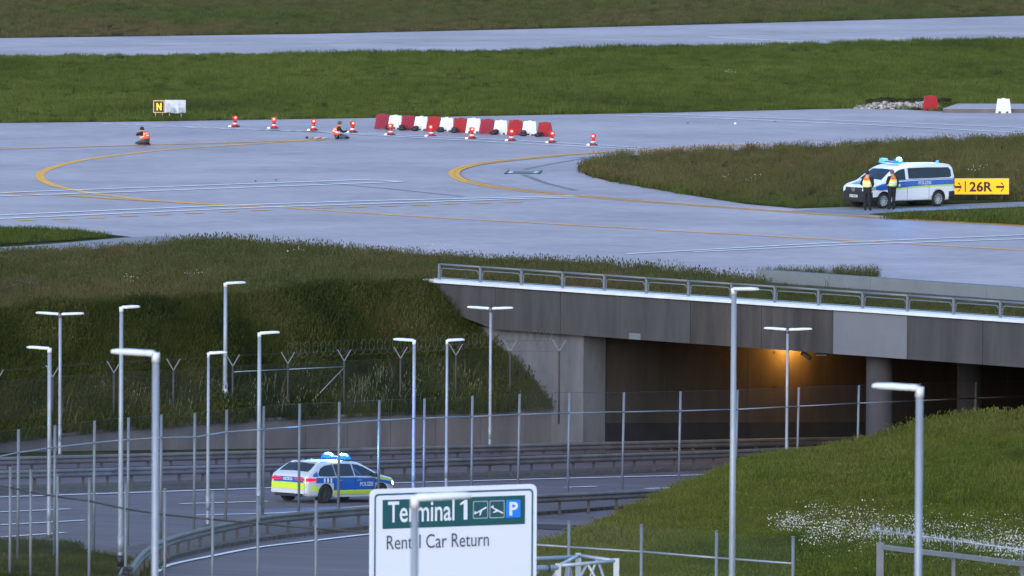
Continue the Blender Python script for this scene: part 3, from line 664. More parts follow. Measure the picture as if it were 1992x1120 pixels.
FRONT = [(-80, 500), (240, 486), (420, 478), (560, 486), (800, 500), (1000, 512), (1200, 526), (1480, 551), (1500, 560), (1480, 570)]
fp = [P(a, b) for a, b in FRONT] + [on_bridge(1480) + back * .8, BR0 + back * .8, C1, C0, CX]
q = fill(fp, 5.0); q = q[np.abs(q[:, 0]) < 26]
s_ = RNG.uniform(.6, 1.1, len(q)) * (.75 + .5 * patch(q[:, 0], q[:, 1], .4))
scatter('front_meadow', 'brown and green meadow on the near side of the taxiway above the cutting', 'grass', np.column_stack([q, np.full(len(q), .0)]), s_, T_TALL, G['front'])
# low growth behind the railing
q = fill([on_bridge(1480) + back * .6, BX + back * .6, P(2160, 606), P(1992, 597), P(1700, 572), P(1500, 556)], 5)
q = q[q[:, 0] < 26]
scatter('railing_grass', 'thin brownish grass between the railing and the concrete beam', 'grass', np.column_stack([q, np.full(len(q), .0)]), RNG.uniform(.5, 1.0, len(q)), T_LOW, G['front'])
# weeds along the pavement edge
ed = [(300, 470), (420, 478), (560, 484), (800, 498), (1000, 510), (1200, 524), (1480, 546), (1700, 548)]
ln = [P(a, b) for a, b in ed]; pt = []
for a, b in zip(ln, ln[1:]):
    for k in range(int((b - a).length * 4)):
        p = a.lerp(b, random.random()); pt.append((p.x + random.gauss(0, .5), p.y - abs(random.gauss(0, 1.6)), .0))
for k in range(520):
    p = P(1480, 545).lerp(P(1712, 541), random.random()); pt.append((p.x, p.y + random.uniform(.3, 2.0), 0))
scatter('edge_weeds', 'ragged row of tall weeds along the near pavement edge', 'weeds', pt, RNG.uniform(.35, .85, len(pt)), T_WEED, G['front'])
pt = []
ln = [P(a, b) for a, b in [(1140, 324), (1220, 305), (1320, 299), (1500, 292), (1750, 281), (2060, 270)]]
for a, b in zip(ln, ln[1:]):
    for k in range(int((b - a).length * 6)):
        p = a.lerp(b, random.random()); pt.append((p.x, p.y - abs(random.gauss(0, 1.5)), 0))
scatter('island_weeds', 'seeding tall grass stalks along the far rim of the island', 'weeds', pt, RNG.uniform(.4, .9, len(pt)), T_WEED, G['isle'])
# bank
N_ = 20000; u = RNG.uniform(.18, 1, N_); v = RNG.uniform(-.02, 1, N_); pt = [bank_pt(a, max(b, 0)) for a, b in zip(u, v)]
pt = np.array([(p.x, p.y, p.z) for p in pt]); gap = patch(pt[:, 0] * 2, pt[:, 1], .9, 2)
s_ = RNG.uniform(.5, 1.1, N_) * (.6 + .7 * gap)
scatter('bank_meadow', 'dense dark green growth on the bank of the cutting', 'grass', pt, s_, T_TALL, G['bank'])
sel = RNG.choice(N_, 900); ok = (u[sel] > .3) & (v[sel] > .72) & (u[sel] < .9); pp = pt[sel[ok]]
scatter('bank_bushes', 'pale feathery weeds at the foot of the bank', 'weeds', pp, RNG.uniform(.9, 1.5, len(pp)), T_WEED, mat('pale_weed', (0.11, 0.13, 0.06), .9, var=.3, vscale=2))
cl = []
for cu, cv, n_ in ((.83, .40, 6), (.80, .66, 8), (.56, .78, 4), (.30, .60, 3), (.52, .62, 5), (.86, .55, 4), (.66, .70, 4), (.88, .68, 5), (.76, .72, 4)):
    for k in range(n_):
        p = bank_pt(cu + random.gauss(0, .010), min(.95, cv + random.gauss(0, .03))); cl.append((p.x, p.y, p.z + .05))
scatter('poppies', 'scattered red poppies on the dark bank', 'flowers', cl, RNG.uniform(.8, 1.3, len(cl)), FL, M['petal_red'])
# mound
N_ = 20000; u = RNG.uniform(0.03, 1, N_); v = RNG.uniform(-.06, 1, N_); pt = np.array([tuple(mound_pt(a, b)) for a, b in zip(u, v)])
s_ = RNG.uniform(.45, .95, N_) * (.65 + .6 * patch(pt[:, 0], pt[:, 1], .5, 1))
scatter('mound_meadow', 'fresh green tall grass covering the mound in front of the underpass', 'grass', pt, s_, T_TALL, G['mound'])
# white flowers
def on_mound(px, py):
    best = None; dr_ = ray(px, py)
    lo_, hi_ = 0.0, 1.0
    u_ = .5
    for it in range(12):
        for jt in range(24):
            m_ = (lo_ + hi_) / 2; p = mound_pt(u_, m_); y_ = px_of(p)[1]
            if y_ < py: lo_ = m_
            else: hi_ = m_
        p = mound_pt(u_, (lo_ + hi_) / 2); x_ = px_of(p)[0]; u_ = min(1, max(0, u_ + (px - x_) / 1200)); lo_, hi_ = 0.0, 1.0
    return p
fl = []
for k in range(1700):
    t = random.random(); x_ = 1500 + 500 * t ** .8; y_ = 1018 + (x_ - 1500) * .09 + random.gauss(20, 24)
    if x_ < 1560: y_ = random.gauss(1030, 9); 
    fl.append((x_, y_))
fl = [on_mound(*f) for f in fl]
scatter('daisies', 'drift of small white daisies on the lower mound', 'flowers', [(p.x, p.y, p.z) for p in fl], RNG.uniform(.6, 1.1, len(fl)), FL, M['petal_white'])
fl = []
for cx, cy, n_, sp in ((250, 556, 9, 9), (380, 550, 5, 7), (830, 495, 2, 6), (860, 497, 3, 6), (1415, 154, 5, 8), (580, 505, 2, 6), (1460, 360, 4, 30), (1690, 330, 2, 40), (1880, 340, 4, 30), (1975, 345, 3, 10), (1510, 232, 0, 0)):
    for k in range(n_): fl.append(P(random.gauss(cx, sp), random.gauss(cy, 3)))
for k in range(4): fl.append(bank_pt(.80 + random.gauss(0, .002), .86))
scatter('field_flowers', 'few white wild flowers dotted over the meadows', 'flowers', [(p.x, p.y, p.z + .05) for p in fl], RNG.uniform(.8, 1.3, len(fl)), FL, M['petal_white'])
fl = [P(random.gauss(55, 40), random.gauss(568, 4)) for k in range(26)]
scatter('cornflowers', 'faint violet flowers low in the left meadow', 'flowers', [(p.x, p.y, p.z) for p in fl], RNG.uniform(.8, 1.2, len(fl)), FL, M['petal_blue'])
# verge bottom left
vp = [R(a, b) for a, b in [(-60, 1052), (60, 1050), (150, 1056), (175, 1078), (240, 1086), (312, 1103), (290, 1140), (-60, 1140)]]
q = fill(vp, 7); pt = [(x, y, road_z(x, y)) for x, y in q]
scatter('verge_grass', 'dark grass corner beside the slip road at the lower left', 'grass', pt, RNG.uniform(.35, .9, len(pt)), T_LOW, G['bank'])
# rubble
mb = MB(); r = random.Random(3)
for k in range(620):
    px = r.uniform(1662, 1835); e = min(1, (px - 1655) / 60, (1840 - px) / 30); y = r.uniform(-1.5, 1.5)
    c = P(px, 213); z = max(0, e) * r.uniform(0, .34) * (1 - abs(y) / 2.5); s_ = r.uniform(.04, .13)
    mb.sphere((c.x, c.y + 2 + y, z), s_, 5, 3, 0, (r.uniform(.8, 1.5), r.uniform(.8, 1.4), r.uniform(.5, .9)))
for i in range(len(mb.sm)): mb.sm[i] = False
tag(mb.build('rubble_heap', M['rock']), 'heap of broken grey stones at the far pavement edge behind the lone red barrier', 'rubble', kind='stuff')
mb = MB()
for k in range(240):
    px = r.uniform(1690, 1850); c = P(px, 209); mb.sphere((c.x, c.y + r.uniform(2, 5), r.uniform(.05, .26)), r.uniform(.1, .2), 5, 3, 0, (1.4, 1, .7))
tag(mb.build('earth_heap', M['earth_dark']), 'low dark heap of dug earth behind the broken stones', 'earth', kind='stuff')
sl = empty('concrete_slab', P(1945, 217)); tag(sl, 'flat pale concrete slab with a rough edge at the far right pavement', 'slab')
a, b = P(1834, 219), P(2080, 219.5); mb = MB(); vs = [a, b, b + Vector((0, 6, 0)), a + Vector((1, 6, 0))]; vs = [v - sl.location for v in vs]; vs += [v + Vector((0, 0, .22)) for v in vs]
mb.add(vs, [(4, 5, 6, 7), (0, 1, 5, 4), (1, 2, 6, 5), (3, 0, 4, 7)]); mb.build('slab', M['concrete_pave'], sl)
mb = MB(); mb.bar(a - sl.location + Vector((0, -.06, .1)), b - sl.location + Vector((0, -.06, .1)), .1, .2); mb.build('broken_edge', M['wall_mid'], sl)
# ------------------------------------------------------------------ street lamps
def ground_at(p):
    return p
def lamp_head(par, base, d, L, tilt=0.06, wd=.26):
    d = Vector((d[0], d[1], 0)).normalized(); d = Vector((d.x, d.y, tilt)).normalized(); sd_ = d.cross(Vector((0, 0, 1))).normalized(); up = sd_.cross(d)
    mb = MB(); sec = []
    prof = [(0.0, .06, .05), (.05, .09, .055), (.16, .11, .055), (.22, wd / 2, .05), (.6, wd / 2 + .01, .05), (.92, wd / 2 - .02, .034), (1.0, wd / 2 - .06, .016)]
    for t, hw, th in prof:
        c = base + d * (t * L)
        sec += [c - sd_ * hw, c - sd_ * hw * .7 + up * th, c + sd_ * hw * .7 + up * th, c + sd_ * hw, c + sd_ * hw * .9 - up * .03, c - sd_ * hw * .9 - up * .03]
    n_ = len(prof); fs = [(i * 6 + j, i * 6 + (j + 1) % 6, (i + 1) * 6 + (j + 1) % 6, (i + 1) * 6 + j) for i in range(n_ - 1) for j in range(6)] + [(5, 4, 3, 2, 1, 0), tuple((n_ - 1) * 6 + j for j in range(6))]
    mb.add(sec, fs, 0, False); h = mb.build('lamp_head', M['lamp_white'], par)
    mb = MB(); a = base + d * (.34 * L) - up * .034; b = base + d * (.88 * L) - up * .034
    mb.bar(a, b, wd * .72, .012, up=up); mb.build('lens', M['lamp_lens'], h)
def street_lamp(label, base, ztop, heads, r0=.085, r1=.055, L=.75, sticker=None, lean=0.0, skirt=False):
    o = empty('street_lamp', base); tag(o, label, 'street lamp', 'street lamps along the road'); H = ztop - base.z
    mb = MB(); mb.tube([(0, 0, -.3), (0, 0, .02), (0, 0, H * .5), (0, 0, H)], [r0, r0, (r0 + r1) / 2, r1], 12); mb.build('pole', M['galv'], o)
    mb = MB(); mb.tube([(0, 0, -.02), (0, 0, .10)], [r0 * 2.0, r0 * 1.35], 12); mb.build('base_collar', M['galv_dark'], o)
    mb = MB(); mb.tube([(0, 0, .55), (0, 0, 1.05)], [r0 * 1.03, r0 * 1.02], 8); mb.build('access_door', M['galv'], o)
    for d in heads:
        dv = Vector((d[0], d[1], 0)).normalized(); mb = MB(); off = .02 if len(heads) == 1 else .06
        mb.tube([(0, 0, H - .14), (0, 0, H + .02)], r1 * 1.25, 10); mb.tube([Vector((0, 0, H - .02)), dv * (off + .10) + Vector((0, 0, H - .005))], .035, 8); mb.build('spigot', M['galv'] if len(heads) > 1 else M['lamp_white'], o)
        lamp_head(o, Vector((0, 0, H - .005)) + dv * off, d, d[2] if len(d) > 2 else L)
    if sticker:
        mb = MB(); mb.tube([(0, 0, sticker), (0, 0, sticker + .14)], r0 * 1.02, 12); mb.build('sticker', M['white_plastic'], o)
    if skirt:
        mb = MB(); mb.tube([(0, 0, .1), (0, 0, .45)], r0 * 1.12, 12); mb.build('base_sleeve', M['black'], o)
    return o
def lamp_px(label, bx, by, tx_, ty, heads, fn=R, **k):
    b = fn(bx, by); z = D(tx_, ty, b.y).z; return street_lamp(label, b, z, heads, **k)
lamp_px('twin headed lamp at the left, beyond the guardrails', 116, 888, 118, 611, [(-1, .25, .86), (1, -.1, .82)], r0=.066, r1=.052)
lamp_px('twin headed lamp left of the underpass opening, in front of the abutment', 953, 882, 955, 600, [(-1, .25, .86), (1, -.1, .80)], r0=.068, r1=.052)
lamp_px('twin headed lamp in front of the orange glow of the underpass', 1530, 922, 1533, 641, [(-1, .35, .86), (1, -.1, .86)], r0=.066, r1=.048)
lamp_px('short lamp with its head to the left, next to the left twin headed lamp', 95, 1046, 99, 678, [(-1, .3, .74)], r0=.068, r1=.06)
lamp_px('tall lamp with a dark sleeve at its foot in the lower left grass', 234, 1108, 239, 598, [(1, .3, .56)], r0=.085, r1=.055, skirt=True)
lamp_px('lamp standing by the curved guardrail, first one right of the big blurred lamp', 404, 1025, 405, 687, [(1, .25, .60)], r0=.064, r1=.04)
lamp_px('lamp just left of the moving police car', 503, 1012, 507, 648, [(1, .2, .66)], r0=.085, r1=.055)
lamp_px('lamp with its head to the left, directly above the white road sign', 804, 968, 805, 662, [(-1, .2, .72)], r0=.066, r1=.052)
lamp_px('slim lamp with its head to the right, above the middle of the road sign', 868, 960, 870, 662, [(1, .2, .60)], r0=.064, r1=.04)
eb = bank_pt(.66, .93); bx, by = px_of(eb)
b = None
for uu in np.linspace(.3, .9, 400):
    p_ = bank_pt(uu, .90)
    if abs(px_of(p_)[0] - 439) < 1.5: b = p_; break
street_lamp('tallest lamp, standing on the dark bank behind the retaining wall', b, D(440, 551, b.y).z, [(1, .15, .74)], r0=.10, r1=.06, sticker=(D(440, 764, b.y).z - b.z))
def near_lamp(label, px, py, Y, zb, heads, **k):
    t = D(px, py, Y); return street_lamp(label, Vector((t.x, t.y, zb)), t.z, heads, **k)
near_lamp('very tall thick lamp rising in front of the bridge fascia, head seen end on', 1428, 562, 293, -3.0, [(.9, -1.2, .95)], r0=.10, r1=.065)
near_lamp('large out of focus lamp at the left with its head pointing left', 303, 688, 186, 4.8, [(-1, .1, .72)], r0=.062, r1=.055)
near_lamp('large out of focus lamp before the grassy mound, head pointing left', 1789, 755, 176, 5.6, [(-1, .1, .72)], r0=.062, r1=.055)
near_lamp('nearest out of focus lamp, its pole crossing the white road sign', 807, 968, 148, 7.9, [(1, .1, .72)], r0=.052, r1=.05)

# ------------------------------------------------------------------ fences
def mesh_bay(par, a, b, ha, hb, z0=.05):
    mb = MB(); mb.add([a + Vector((0, 0, z0)), b + Vector((0, 0, z0)), b + Vector((0, 0, hb)), a + Vector((0, 0, ha))], [(0, 1, 2, 3)]); return mb.build('wire_mesh', M['mesh'], par)
def strand(par, pts, r=.012, name='wire', m='wire'):
    mb = MB(); mb.tube(pts, r, 4); return mb.build(name, M[m], par)
# road side fence
RF = [(-40, 843, 1098), (36, 835, 1090), (107, 827, 1084), (184, 818, 1071), (250, 812, 1060), (314, 806, 1048), (379, 803, 1036), (441, 797, 1024), (513, 790, 1012), (583, 785, 1001), (660, 782, 991), (738, 778, 978), (826, 775, 975), (919, 770, 971), (1011, 766, 967), (1108, 763, 962), (1214, 763, 954), (1324, 761, 944), (1435, 758, 938), (1554, 753, 936), (1671, 749, 932), (1790, 745, 925), (1899, 743, 916), (2010, 740, 905)]
RAIL_Y = {-40: 896, 36: 880, 107: 870, 184: 861, 250: 855, 314: 851, 379: 850, 441: 840, 513: 835, 583: 829, 660: 823, 738: 817, 826: 813, 919: 810, 1011: 806, 1108: 803, 1214: 801, 1324: 799, 1435: 796, 1554: 790, 1671: 784, 1790: 779, 1899: 774, 2010: 770}
b0 = R(RF[10][0], RF[10][2]); rf = empty('road_fence', b0); tag(rf, 'long wire mesh fence on plain grey posts along the near side of the road', 'fence')
prev = None
for px, ty, by in RF:
    b = R(px - (2 if px < 1000 else 4), by); t = D(px, ty, b.y); lb = b - b0; lt = t - b0
    mb = MB(); mb.tube([lb - Vector((0, 0, .3)), lt], .045, 8); mb.build('post', M['galv_post'], rf)
    rz = D(px, RAIL_Y[px], b.y) - b0
    if prev:
        mb = MB(); mb.tube([prev[1], rz], .024, 6); mb.build('rail', M['galv'], rf)
        mesh_bay(rf, prev[0], lb, prev[2].z - prev[0].z, lt.z - lb.z); strand(rf, [prev[2], lt], .005, m='galv_dark')
    prev = (lb, rz, lt)
# nearer boundary fence, running on to the gate
NF = [(-45, 905), (20, 910), (60, 915), (112, 925), (174, 932), (245, 941), (321, 952), (414, 958), (502, 966), (615, 976), (735, 986), (855, 996), (980, 1006), (1107, 1015), (1248, 1022), (1394, 1034), (1543, 1045)]
NR = {-45: 935, 20: 948, 60: 957, 112: 966, 174: 974, 245: 990, 321: 1001, 414: 1010, 502: 1018, 615: 1028, 735: 1037, 855: 1046, 980: 1055, 1107: 1064, 1248: 1073, 1394: 1085, 1543: 1096}
p0 = P(615, 976, .5); nf = empty('boundary_fence', Vector((p0.x, p0.y, -3.6))); tag(nf, 'nearer grey mesh fence with a dark rail crossing the lower part of the picture', 'fence')
prev = None
for px, ty in NF:
    t = P(px, ty, .5) - nf.location; lb = Vector((t.x, t.y, -.25)); mb = MB(); mb.tube([lb, t], .045, 8); mb.tube([t, t + Vector((0, 0, .03))], .055, 8); mb.build('post', M['galv_post'], nf)
    rr = D(px, NR[px], t.y + nf.location.y) - nf.location
    if prev:
        mb = MB(); mb.tube([prev[1], rr], .032, 6); mb.build('rail', M['galv_dark'] if px < 1000 else M['galv'], nf); mesh_bay(nf, prev[0], lb, prev[2].z - prev[0].z, t.z - lb.z)
    prev = (lb, rr, t)
# perimeter fence with forked tops and razor wire
YF = [(-8, 742, 850), (102, 733, 842), (220, 725, 833), (338, 720, 828), (453, 712, 822), (559, 707, 815), (668, 702, 810), (779, 697, 806), (886, 691, 803), (993, 683, 799), (1101, 683, 797)]
uv = []
for px, ty, by in YF:
    best = min(np.linspace(.05, 1.0, 500), key=lambda u_: abs(px_of(bank_pt(u_, .955))[0] - px)); uv.append(bank_pt(best, .955))
uv[-1] = on_bridge(1101) + bnor * .35; uv[-1].z = road_z(*uv[-1].xy) + 1.2
pf = empty('perimeter_fence', uv[5]); tag(pf, 'fence of forked posts with razor wire coils at the foot of the bank', 'fence')
prev = None; tips = []
for (px, ty, by), b in zip(YF, uv):
    z = D(px, ty, b.y).z; lb = b - uv[5]; lt = Vector((lb.x, lb.y, z - uv[5].z))
    ax = Vector((.5, .05, 0)) * .82; mb = MB(); mb.tube([lb - Vector((0, 0, .2)), lt], .04, 8); mb.build('post', M['galv_dark'], pf)
    for s in (-1, 1):
        mb = MB(); mb.bar(lt, lt + ax * s * .62 + Vector((0, 0, .44)), .035, .04); mb.build('fork_arm', M['galv_post'], pf)
    tips.append(lt + Vector((0, 0, .35)))
    if prev:
        mesh_bay(pf, prev[0], lb, prev[1].z - prev[0].z, lt.z - lb.z); strand(pf, [prev[1], lt], .005, m='galv_dark'); strand(pf, [prev[1] + Vector((-.25, 0, .4)), lt + Vector((-.25, 0, .4))], .004, m='galv_dark'); strand(pf, [prev[1] + Vector((.25, 0, .4)), lt + Vector((.25, 0, .4))], .004, m='galv_dark')
        if px in (559, 668):
            mb = MB(); mb.tube([prev[1] - Vector((0, 0, .22)), lt - Vector((0, 0, .22))], .022, 6); mb.build('brace_rail', M['galv'], pf)
        if px == 668:
            mb = MB(); mb.tube([lt - Vector((0, 0, .25)), lt.lerp(Vector((prev[0].x, prev[0].y, prev[0].z)), .65) - Vector((0, 0, .4))], .018, 6); mb.build('diagonal_brace', M['wire'], pf)
    prev = (lb, lt)
for a, b, dens in [(tips[i], tips[i + 1], 9) for i in range(5, 10)]:
    path = []; n_ = 7
    for k in range(n_ * 14 + 1):
        t = k / (n_ * 14); th = 2 * math.pi * n_ * t; c = a.lerp(b, t)
        path.append(c + Vector((.17 * math.cos(th) + .05 * math.sin(3.1 * t), .3 * math.cos(th), .16 + .30 * math.sin(th))))
    mb = MB(); mb.tube(path, .0030, 3); o = mb.build('razor_coil', M['wire'], pf)
# gate with a spiked strip
g0 = P(1712, 1062, .3); gt = empty('sliding_gate', Vector((g0.x, g0.y, -3.9))); tag(gt, 'blue grey steel gate with a white spiked anti climb strip at the lower right', 'gate')
def gp(px, py, z=.3): return P(px, py, z) - gt.location
pts = [(1712, 1060), (1855, 1077), (1988, 1093), (2130, 1110)]
mb = MB(); t = gp(*pts[0]); mb.bar(Vector((t.x, t.y, -.3)), t + Vector((0, 0, .06)), .26, .2, up=Vector((1, 0, 0))); mb.build('gate_post', M['galv_post'], gt)
for q in pts[1:]:
    t = gp(*q); mb = MB(); mb.bar(Vector((t.x, t.y, .2)), t, .1, .1, up=Vector((1, 0, 0))); mb.build('stile', M['galv_post'], gt)
    mb = MB(); mb.tube([t, t + Vector((0, 0, .42))], .02, 6); mb.build('strip_holder', M['galv'], gt)
mb = MB(); mb.bar(gp(1718, 1064), gp(2130, 1113), .11, .13); mb.build('top_rail', M['galv_post'], gt)
mb = MB(); a = gp(1718, 1064); b = gp(2130, 1113); mb.bar(Vector((a.x, a.y, .25)), Vector((b.x, b.y, .25)), .11, .16); mb.build('bottom_rail', M['galv'], gt)
for k in range(1, 34):
    t = a.lerp(b, k / 34); mb = MB(); mb.tube([Vector((t.x, t.y, .3)), t], .005, 4); mb.build('bar', M['galv_dark'], gt)
t = gp(*pts[0]); mb = MB(); mb.tube([t, t + Vector((0, 0, .42))], .02, 6); mb.build('strip_holder', M['galv'], gt)
sa, sb = gp(1692, 1060) + Vector((0, 0, .44)), gp(2130, 1113) + Vector((0, 0, .36))
mb = MB(); mb.tube([sa, sb], .022, 6); st = mb.build('spike_strip', M['spike'], gt)
mb = MB(); dr_ = (sb - sa); L = dr_.length; dr_.normalize(); sr = random.Random(5)
for k in range(int(L / .026)):
    c = sa + dr_ * (k * .026 + .01); an = sr.uniform(0, 6.283); l = sr.uniform(.09, .20); v = Vector((0, math.cos(an), math.sin(an))) * l; bend = dr_ * sr.uniform(-.09, .09)
    mb.tube([c, c + v * .6 + bend * .4, c + v + bend], [.010, .008, .002], 4, cap=False)
tag(mb.build('spikes', M['spike'], st), kind='stuff')

# ------------------------------------------------------------------ guardrails
def guardrail(label, tops, hgt, step, double=False, side=-1, m='galv_rail', dens=6, seg=4.0, end=False):
    L = smooth_line([Vector(R(x, y + hgt_px)) for x, y, hgt_px in tops], dens); pts = resample(L, .5)
    o = empty('guardrail', pts[len(pts) // 2]); tag(o, label, 'guardrail', 'steel guardrails in the cutting'); B = o.location
    prof = [(.0, -.30), (.05, -.28), (.085, -.23), (.085, -.19), (.03, -.15), (.03, -.13), (.085, -.09), (.085, -.05), (.05, -.01), (.0, .01)]
    def nrm(i):
        d = pts[min(i + 1, len(pts) - 1)] - pts[max(i - 1, 0)]; d.z = 0; d.normalize(); n_ = Vector((d.y, -d.x, 0)); return n_ if n_.y < 0 else -n_
    ks = int(seg / .5)
    for sgn in ((1, -1) if double else (1,)):
        for s0 in range(0, len(pts) - 1, ks):
            idx = list(range(s0, min(s0 + ks, len(pts) - 1) + 1)); vs = []; fs = []; np_ = len(prof)
            for i in idx:
                n_ = nrm(i) * sgn; off = .09 if not double else .14
                for x, z in prof: vs.append(pts[i] - B + n_ * (off + x) + Vector((0, 0, hgt + z)))
            for i in range(len(idx) - 1):
                for j in range(np_ - 1): fs.append((i * np_ + j, i * np_ + j + 1, (i + 1) * np_ + j + 1, (i + 1) * np_ + j))
            mb = MB(); mb.add(vs, fs); mb.build('beam', M[m], o)
            mb = MB(); mb.tube([pts[idx[0]] - B + nrm(idx[0]) * sgn * (off + .09) + Vector((0, 0, hgt - .14)), pts[idx[0]] - B + nrm(idx[0]) * sgn * (off + .10) + Vector((0, 0, hgt - .14))], .03, 6); mb.build('bolt', M['galv_dark'], o)
    pp = resample(L, step)
    mb = MB(); mb.box((0, 0, hgt / 2 - .12), (.11, .13, hgt + .16)); pm_ = mb.mesh('post', M['galv_dark'])
    for p in pp: q = link('post', pm_, o); q.location = p - B
    return o
guardrail('guardrail along the far carriageway, the upper one of the stacked rails', [(-60, 895, 38), (0, 892, 38), (500, 878, 38), (1040, 863, 38), (1500, 853, 37), (1690, 849, 37)], .75, 1.33, m='galv_rail')
guardrail('double beam guardrail between the carriageways, behind the moving police car', [(-60, 921, 37), (0, 918, 37), (500, 904, 37), (1040, 887, 37), (1400, 876, 36), (1600, 868, 36)], .72, 1.33, double=True)
guardrail('curved guardrail sweeping round the slip road in front of the police car', [(240, 1122, 44), (252, 1100, 44), (275, 1072, 44), (320, 1048, 44), (400, 1026, 43), (500, 1006, 42), (600, 995, 42), (720, 985, 42), (900, 973, 41), (1040, 964, 40), (1180, 957, 40), (1310, 950, 40)], .75, 1.9, dens=10)

# ------------------------------------------------------------------ road sign on its gantry
Ys = 273.0; TL = D(721, 952, Ys); TR0 = D(1041, 936, Ys); wx = TR0.x - TL.x; th = math.radians(27)
ux = Vector((1, math.tan(th), 0)).normalized(); Wd = wx / math.cos(th) * 1.012; uy = Vector((0, 0, 1)); un = Vector((ux.y, -ux.x, 0))
sgn = empty('road_sign', Vector((TL.x, TL.y, TL.z - 3.0))); tag(sgn, 'large white direction sign with a green band lettered Terminal 1', 'road sign')
O = TL - sgn.location
def rr(x0, y0, x1, y1, r, n=6):
    out = []
    for cx, cy, a0 in ((x1 - r, y1 - r, 0), (x0 + r, y1 - r, 90), (x0 + r, y0 + r, 180), (x1 - r, y0 + r, 270)):
        for k in range(n + 1): a = math.radians(a0 + 90 * k / n); out.append((cx + r * math.cos(a), cy + r * math.sin(a)))
    return out
Hs = 3.0; k_ = Wd / 321.0; sv = 1 / 80.6
mb = MB(); mb.prism(rr(0, -Hs, Wd, 0, .16), O - un * 0.0 - un * .06, ux, uy, un, .06); mb.build('panel', M['sign_white'], sgn)
def ring(mb, outer, inner, off):
    n_ = len(outer); vs = [O + ux * x + uy * y + un * off for x, y in outer] + [O + ux * x + uy * y + un * off for x, y in inner]
    mb.add(vs, [(i, (i + 1) % n_, n_ + (i + 1) % n_, n_ + i) for i in range(n_)])
mb = MB(); ring(mb, rr(.10, -Hs + .10, Wd - .10, -.11, .11), rr(.145, -Hs + .145, Wd - .145, -.155, .08), .006); mb.build('border_line', mat('sign_border', (.02, .11, .19), .5), sgn)
def U(px): return (px - 721) * k_
mb = MB(); mb.prism([(U(744), -.97), (U(1019), -.97), (U(1019), -.265), (U(744), -.265)], O + un * .002, ux, uy, un, .006); mb.build('green_band', M['sign_green'], sgn)
def T(body, x0, x1, base, hgt, m, bold, name='lettering'):
    mb = MB(); text_on(mb, body, O + ux * U(x0) + uy * base + un * .014, ux, uy, U(x1) - U(x0), hgt, 0, bold); mb.build(name, m, sgn)
T('Terminal', 754, 882, -.81, .50, M['sign_white'], .012)
mb = MB(); mb.prism([(U(900), -.81), (U(907), -.81), (U(907), -.33), (U(902), -.33), (U(893), -.41), (U(893), -.46), (U(900), -.42)], O + un * .010, ux, uy, un, .004); mb.build('lettering', M['sign_white'], sgn)
T('Rental Car Return', 752, 949, -1.47, .34, M['sign_text'], .0)
for x0, x1, kind in ((918, 947, 'up'), (950, 979, 'down'), (982, 1010, 'P')):
    mb = MB(); a, b = U(x0), U(x1); y0, y1 = -.80, -.37
    if kind == 'P':
        mb.prism(rr(a, y0, b, y1, .03), O + un * .010, ux, uy, un, .004); o = mb.build('pictogram', M['sign_blue'], sgn)
        mb = MB(); text_on(mb, 'P', O + ux * (a + .09) + uy * (y0 + .05) + un * .018, ux, uy, b - a - .16, .33, 0, .03); mb.build('letter', M['sign_white'], o)
    else:
        n_ = 28; ou = rr(a, y0, b, y1, .03); inn = rr(a + .022, y0 + .022, b - .022, y1 - .022, .015); ring(mb, ou, inn, .012); o = mb.build('pictogram', M['sign_outline'], sgn)
        mb = MB(); c = Vector(((a + b) / 2, (y0 + y1) / 2)); s = (b - a) * .46; an = math.radians(24 if kind == 'up' else -28)
        plane = [(-1, -.08), (-.95, .10), (-.80, .28), (-.70, .28), (-.62, .06), (.1, .10), (.9, .12), (1, .02), (.9, -.08), (.2, -.10), (-.25, -.55), (-.42, -.55), (-.15, -.10)]
        if kind == 'down': plane = [(x, y) for x, y in plane]
        pl_ = [(c.x + s * (x * math.cos(an) - y * math.sin(an)), c.y - .02 + s * (x * math.sin(an) + y * math.cos(an))) for x, y in plane]
        mb.prism(pl_, O + un * .012, ux, uy, un, .003); mb.build('plane_symbol', M['sign_white'], o)
gy = empty('sign_gantry', Vector((D(1140, 1085, 275).x, 275, -2.2))); tag(gy, 'pale lattice gantry of steel tubes behind and right of the road sign', 'gantry')
def gl(px, py, Y): return D(px, py, Y) - gy.location
A, B_, C_ = gl(1086, 1096, 275.9), gl(1199, 1086, 277.0), gl(1125, 1076, 278.0)
legs = []
for t in (A, B_, C_):
    mb = MB(); mb.bar(Vector((t.x, t.y, -.3)), t, .14, .14, up=Vector((1, 0, 0))); mb.build('leg', M['alu'], gy); legs.append(t)
for s, e in ((A, B_), (B_, C_), (C_, A)):
    for lv in range(4):
        h0 = lv * 1.5; mb = MB(); mb.tube([s - Vector((0, 0, h0 + .06)), e - Vector((0, 0, h0 + .06))], .045, 8); mb.build('cross_bar', M['alu'], gy)
        if lv < 3:
            mid = (s + e) / 2 - Vector((0, 0, h0 + .06)); mb = MB(); mb.tube([mid + (s - mid - Vector((0, 0, 1.4 + h0))), mid], .032, 6); mb.build('diagonal', M['alu'], gy)
            mb = MB(); mb.tube([mid + (e - mid - Vector((0, 0, 1.4 + h0))), mid], .032, 6); mb.build('diagonal', M['alu'], gy)
be = ux * -4.7
for q, r_, nm in ((C_ + Vector((0, 0, -.1)), .055, 'chord'), (A + Vector((0, 0, -.1)), .075, 'chord'), (A + Vector((0, 0, -.9)), .06, 'chord')):
    mb = MB(); mb.tube([q, q + be], r_, 8); mb.build(nm, M['alu'], gy)
for k in range(9):
    a = A + be * (k / 9) + Vector((0, 0, -.1)); b = A + be * ((k + 1) / 9) + Vector((0, 0, -.9)); mb = MB(); mb.tube([a, b], .03, 6); mb.build('diagonal', M['alu'], gy)
